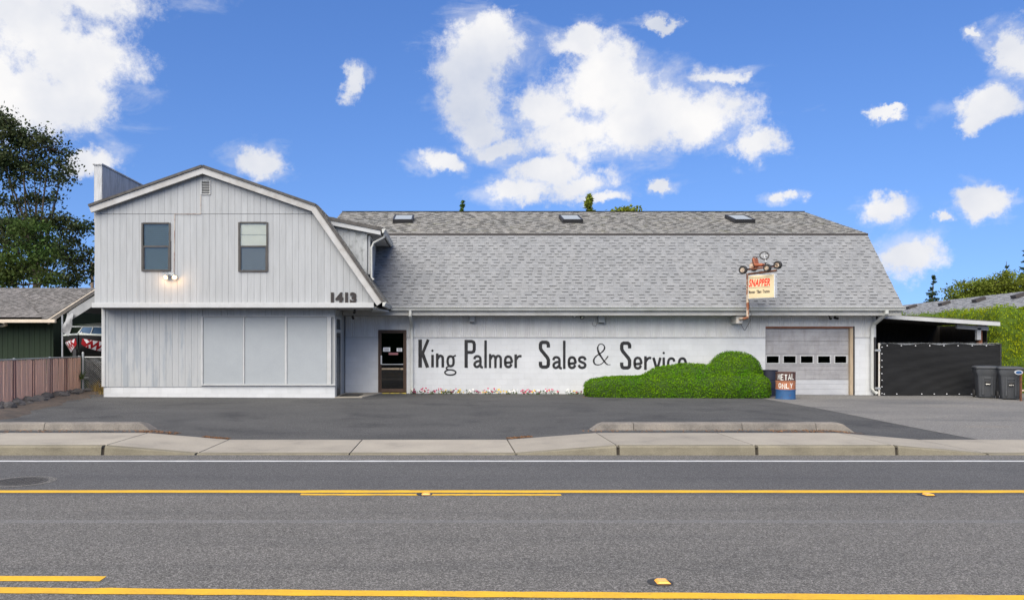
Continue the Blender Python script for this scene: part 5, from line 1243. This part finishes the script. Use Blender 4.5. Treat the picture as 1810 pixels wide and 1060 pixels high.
def mesh_wires(a, d, L_, h, y_off, pitch, r):
    mb = MB(); n = int((L_ + h) / pitch)
    for sgn in (1, -1):
        for i in range(n):
            s0 = i * pitch - (h if sgn > 0 else 0); p = []
            for t in (0, 1):
                s = s0 + sgn * h * t; p.append((s, h * t))
            # clip to [0, L]
            (sa, za), (sb, zb2) = p
            def at(s): return za + (zb2 - za) * (s - sa) / (sb - sa)
            lo, hi = max(0, min(sa, sb)), min(L_, max(sa, sb))
            if hi - lo < .02: continue
            mb.tube([a + d * lo + UP * at(lo) + y_off, a + d * hi + UP * at(hi) + y_off], r, 3, False)
    return mb
nrm = Vector((fd_.y, -fd_.x, 0)); nrm = nrm if nrm.x > 0 else -nrm
mesh_wires(f0, fd_, FL, ft, nrm * .012, .085, .001).build('wire_mesh', M['galv'], FN, kind='stuff', fix=False)
CL = thing('chain_link_panel', (-11.9, 27.6, .15), 'bare chain-link panel between pink fence and shop corner', 'fence')
c0 = Vector((-12.78, 27.6, .17)); mesh_wires(c0, Vector((1, 0, 0)), 1.80, 1.2, Vector((0, 0, 0)), .075, .0035).build('wire_mesh', M['galv'], CL, kind='stuff', fix=False)
MB().tube([c0 + UP * 1.21, c0 + UP * 1.21 + Vector((1.8, 0, 0))], .018, 8).build('top_rail', M['galv'], CL); MB().tube([c0 + Vector((.03, -.02, -.1)), c0 + Vector((.03, -.02, 1.33))], .038, 8).build('corner_post', M['galv'], CL)
MB().lathe([(.042, 0), (.042, .03), (.02, .06), (0, .065)], c0 + Vector((.03, -.02, 1.33)), 10).build('post_cap', M['galv'], CL)
box('backing_sheet', M['tarp_dark'], CL, -12.7, -11.0, 27.9, 27.92, .15, 1.2)
# rocks
for i in range(34):
    t = i / 33; d = lerp(26.9, 18.2, t); x = lerp(-12.55, -11.35, t) + random.uniform(-.12, .40); s = random.uniform(.10, .2)
    bm = bmesh.new(); bmesh.ops.create_icosphere(bm, subdivisions=2, radius=1); rs_ = random.Random(i)
    ks = [Vector((rs_.gauss(0, 1), rs_.gauss(0, 1), rs_.gauss(0, 1))).normalized() for _ in range(7)]
    for v in bm.verts:
        k = 1.0
        for q in ks: k = min(k, .72 / max(.05, v.co.normalized().dot(q))) if v.co.normalized().dot(q) > .6 else k
        v.co = v.co * k * rs_.uniform(.93, 1.07); v.co = Vector((v.co.x * s * 1.25, v.co.y * s, v.co.z * s * .75))
    me = bpy.data.meshes.new('rock'); bm.to_mesh(me); bm.free(); me.materials.append(M['rock'])
    tag(link('rock', me, None, (x, d, zlot(x, d) + s * .35), (0, 0, rs_.random() * 6)), f'rough dark rock along the pink fence, {ORD[i]} from the shop end', 'rock', 'dark rocks along the pink fence')
# weeds
def weeds(name, label, c, n, sx, sy, h, mat):
    t = thing(name, c, label, 'weeds'); v = []; f = []; tn = []
    for i in range(n):
        x, y = random.gauss(0, sx), random.gauss(0, sy); hh = h * random.uniform(.4, 1.1); b = Vector((random.gauss(0, .25), random.gauss(0, .25), 1)) * hh; w = Vector((random.gauss(0, 1), random.gauss(0, 1), 0)).normalized() * .008
        p = Vector((x, y, 0)); k = len(v); m2 = p + b * .55; e = p + b + Vector((b.x, b.y, 0)) * .6
        v += [p - w, p + w, m2 + w * .7, m2 - w * .7, e + w * .2, e - w * .2]; f += [(k, k + 1, k + 2, k + 3), (k + 3, k + 2, k + 4, k + 5)]; q = random.uniform(.6, 1.6); tn += [q, q]
    o = link('blades', np_mesh('blades', np.array([tuple(a) for a in v]), np.array(f), mat, tn), t); o['kind'] = 'stuff'
weeds('dry_weeds', 'tuft of dry straw weeds at the shop corner below the chain-link', (-11.6, 27.1, .17), 420, .32, .16, .42, M['straw'])
weeds('dry_weeds', 'low dry grass at the foot of the shop corner', (-11.3, 26.5, .15), 260, .25, .2, .2, M['straw'])
weeds('weed', 'small green weed on the end post of the pink fence', (-12.72, 27.4, .62), 40, .05, .04, .28, M['leaf_mid'])

# ------------------------------------------------------------------ road furniture
MH = thing('utility_cover', (PX(36, 10.5), 10.5, .004), 'round iron utility cover in the far lane at the left edge', 'manhole')
mc = Vector((PX(36, 10.55), 10.55, 0))
MB().lathe([(.335, .0045), (.335, .009), (.30, .009), (.30, .0045)], mc, 40).build('cover_frame', M['iron'], MH)
lid_ = MB().lathe([(.295, .0045), (.295, .006), (.001, .006)], mc, 40).build('cover_lid', M['iron'], MH)
for i in range(-4, 5):
    for j in range(-4, 5):
        x, y = i * .062, j * .062
        if x * x + y * y < .27 ** 2: MB().obox(mc + Vector((x, y, .009)), .022, .012, .003, Matrix.Rotation(R(45 if (i + j) % 2 else -45), 3, 'Z')).build('cover_stud', M['iron'], lid_)
MB().lathe([(.44, .0042), (.338, .0043)], mc, 40).build('patch_ring', M['road'], MH, fix=False)
def marker(px, py, label):
    d = CH * F / (py - CY); x = PX(px, d); t = thing('road_marker', (x, d, .0), label, 'road marker', 'raised amber road markers')
    s = .055
    loft(MB(), [[(x + a * s, d + b * s, .004) for a, b in ((-1, -.95), (1, -.95), (1, .95), (-1, .95))], [(x + a * s * .62, d + b * s * .8, .022) for a, b in ((-1, -1), (1, -1), (1, 1), (-1, 1))]]).build('marker_body', M['amber'], t, .003)
    MB().lathe([(.10, .0042), (.085, .0046), (.001, .0047)], (x - .02, d, 0), 16).build('adhesive_pad', M['sign_black'], t)
marker(1171, 1029, 'near amber road marker beside the near yellow line'); marker(1641, 874.5, 'amber road marker below the far yellow line at right'); marker(753, 873.5, 'worn road marker on the short yellow dash'); 

# ------------------------------------------------------------------ trees
def tree(name, label, base, lobes, mat, n, leaf, tr=.25, group=None, clump=.55, tone=(.5, 1.5), trunk_top=None, sub=26, twig=True, cat='tree'):
    t = thing(name, base, label, cat, group); base = Vector(base); pts = []
    tot = sum(l[1] * l[2] for l in lobes); limbs = MB(); top = Vector(trunk_top) if trunk_top else base + UP * (max(l[0][2] for l in lobes) - base.z) * .55
    limbs.tube([base - UP * .2, base.lerp(top, .4) + Vector((random.gauss(0, .15), 0, 0)), top], [tr, tr * .8, tr * .5], 8)
    for c, rx, rz in lobes:
        c = Vector(c); k = max(3, int(sub * len(lobes) * rx * rz / tot)); m = int(n * rx * rz / tot / k)
        s0 = base.lerp(top, random.uniform(.5, 1)); mid = s0.lerp(c, .5) + Vector((random.gauss(0, .3), random.gauss(0, .3), -.2)) * rx * .4
        limbs.tube(catmull([s0, mid, c], 4), [tr * (.42 if rx > 1.0 else .26) * (1 - .6 * q / 8) for q in range(9)], 6, False)
        for j in range(k):
            d = Vector((random.gauss(0, 1), random.gauss(0, 1), random.gauss(0, 1))).normalized() * random.uniform(.35, 1.0) ** .6
            cc = c + Vector((d.x * rx, d.y * rx, d.z * rz)); sg = clump * random.uniform(.6, 1.2)
            if twig: limbs.tube([c.lerp(cc, .1), c.lerp(cc, .6) + Vector((0, 0, -.08 * rx)), cc], [tr * .16, tr * .10, tr * .04], 4, False)
            p = RNG.normal(size=(m, 3)) * np.array([sg, sg, sg * .62]); pts.append(p + np.array(cc))
    limbs.build('trunk', M['bark'], t, smooth=True, fix=False)
    p = np.concatenate(pts) - np.array(base); v, q, tn = leaves(p, leaf, None, 1, .6, tone); o = link('crown', np_mesh('crown', v, q, mat, tn), t); return t
def L3(px, py, d, r, rz=None, dd=0): q = d + dd; return (tuple(P(px, py, q)), r * q / F, (rz or r) * q / F)
d = 46
tree('oak_tree', 'big dark spreading oak rising behind the green house at the left edge', (PX(64, d), d, 0),
     [L3(-5, 215, d, 26, 22), L3(20, 232, d, 30, 26), L3(55, 240, d, 30, 24), L3(88, 262, d, 34, 20), L3(40, 278, d, 36, 26), L3(5, 285, d, 34, 26), L3(112, 292, d, 24, 16), L3(75, 305, d, 30, 18), L3(105, 322, d, 14, 18), L3(15, 318, d, 26, 14), L3(-50, 270, d, 50), L3(30, 350, d, 20, 12), L3(62, 345, d, 18, 12), L3(95, 355, d, 16, 10), L3(5, 352, d, 18, 12),
      L3(8, 385, d, 26, 20), L3(40, 395, d, 36, 22), L3(85, 385, d, 32, 20), L3(115, 405, d, 30, 20), L3(145, 398, d, 22, 14), L3(20, 430, d, 40, 28), L3(110, 440, d, 36, 26), L3(145, 455, d, 24, 26), L3(70, 440, d, 28, 20), L3(15, 478, d, 40, 22), L3(-40, 420, d, 40), L3(105, 485, d, 40, 18), L3(150, 485, d, 20, 16), L3(-2, 500, d, 30, 14)],
     M['leaf_dark'], 27000, .085, .20, clump=.36, trunk_top=tuple(P(66, 440, d)), sub=11)
d = 40
tree('birch_tree', 'lighter green thin tree in front of the dark oak', (PX(40, d), d, 0), [L3(30, 470, d, 34, 26), L3(58, 420, d, 30, 30), L3(70, 450, d, 26, 18), L3(10, 490, d, 30, 20), L3(90, 488, d, 18, 14)],
     M['leaf_mid'], 5200, .08, .12, clump=.4, sub=10)
def conifer(name, label, px, ptop, d, w, mat, n=3200, tilt=0, group=None, dens=1):
    x = PX(px, d); H = PZ(ptop, d); t = thing(name, (x, d, 0), label, 'tree', group)
    MB().tube([(x, d, -.1), (x + tilt * .5, d, H * .5), (x + tilt, d, H)], [H * .022, H * .014, .02], 7).build('trunk', M['bark'], t)
    pts = []; ups = []
    for k in range(int(n / 28)):
        f = random.random() ** .8; z = H * (1 - f * .93); rr_ = w * (f ** .85) * random.uniform(.55, 1.1); a = random.uniform(0, 6.283)
        for j in range(28):
            s = random.random() ** .7; q = Vector((math.cos(a) * rr_ * s, math.sin(a) * rr_ * s, z - .28 * rr_ * s + .12 * rr_ * s * s)); q += Vector((random.gauss(0, .07), random.gauss(0, .07), random.gauss(0, .05))) * (w * .45); pts.append((q.x + tilt * z / H, q.y, q.z))
    v, q, tn = leaves(np.array(pts), max(.05, w * .07), None, 1, .35, (.5, 1.6)); link('crown', np_mesh('crown', v, q, mat, tn), t)
conifer('fir_tree', 'small fir tip above the roof ridge, leftmost of three treetops', 818, 355, 62, 1.9, M['leaf_mid'], 5200)
conifer('fir_tree', 'pointed fir top above the ridge by the middle skylight', 1041, 344, 64, 3.0, M['leaf_yellow'], 7200)
d = 58
tree('maple_tree', 'leafy treetop above the roof ridge, rightmost of three treetops', (PX(1104, d), d, 0), [L3(1104, 372, d, 12, 8), L3(1112, 382, d, 14, 10), L3(1096, 384, d, 12, 8)], M['leaf_yellow'], 1600, .12, .15, clump=.3, sub=8)
conifer('spruce_tree', 'dark crooked spruce above the neighbouring roof, left of the leafy trees', 1641, 486, 74, 1.7, M['needle'], 3600, .5)
d = 78
for px, py, r, rz, lab, mt in ((1715, 512, 32, 18, 'rounded yellow-green tree above the right roof, nearest the spruce', 'leaf_yellow'), (1756, 503, 34, 20, 'middle yellow-green tree above the right roof', 'leaf_yellow'), (1800, 500, 34, 20, 'yellow-green tree above the right roof at the picture edge', 'leaf_yellow')):
    tree('maple_tree', lab, (PX(px, d), d, 0), [L3(px, py, d, r, rz), L3(px - r * .5, py + 8, d, r * .6, rz * .8), L3(px + r * .5, py + 10, d, r * .6, rz * .8), L3(px, py + 26, d, r, rz)], M[mt], 6000, .11, .2, clump=.42, sub=12)
conifer('spruce_tree', 'pointed spruce top rising behind the leafy trees on the right', 1779, 462, 92, 2.6, M['needle'], 3600)
conifer('spruce_tree', 'tall spruce cut by the right edge of the picture', 1814, 440, 84, 2.3, M['needle'], 3600)
UPl = thing('utility_pole', (PX(163, 60), 60, 0), 'thin wooden utility pole behind the left corner of the shop', 'pole')
MB().tube([(PX(163, 60), 60, 0), (PX(163, 60), 60, 8.0)], [.16, .12], 8).build('pole_shaft', M['pole_wood'], UPl); box('crossarm', M['pole_wood'], UPl, PX(163, 60) - 1.1, PX(163, 60) + 1.1, 59.8, 59.86, 7.3, 7.42)
# the opposite side of the street, seen only in the window panes
for i, (x, y, h) in enumerate(((-26, -34, 9), (-13, -40, 12), (2, -36, 8), (16, -42, 11), (30, -36, 9), (-42, -40, 11), (44, -40, 10))):
    tree('street_tree', ['tree', 'tall tree', 'small tree', 'broad tree', 'low tree', 'far tree', 'last tree'][i] + ' across the street behind the viewer', (x, y, 0), [((x, y, h * .6), h * .34, h * .3), ((x - h * .2, y, h * .42), h * .28, h * .22), ((x + h * .22, y, h * .45), h * .28, h * .24)], M['leaf_dark'], 1500, .38, .3, clump=.9, sub=8)
me = remeshed([((0, -25, 2.0), 44, 1.4, 2.6, 10)], .35, 'blocker', 2)  # added hedge out of view, darkens what the glass reflects
T = thing('blocker_hedge', (0, -25, 0), 'long dark laurel hedge across the street behind the viewer', 'hedge')
leafy(T, me, 9000, .22, M['leaf_dark'], M['core'], .5, .8, .5, (.6, 1.4), None, .1)
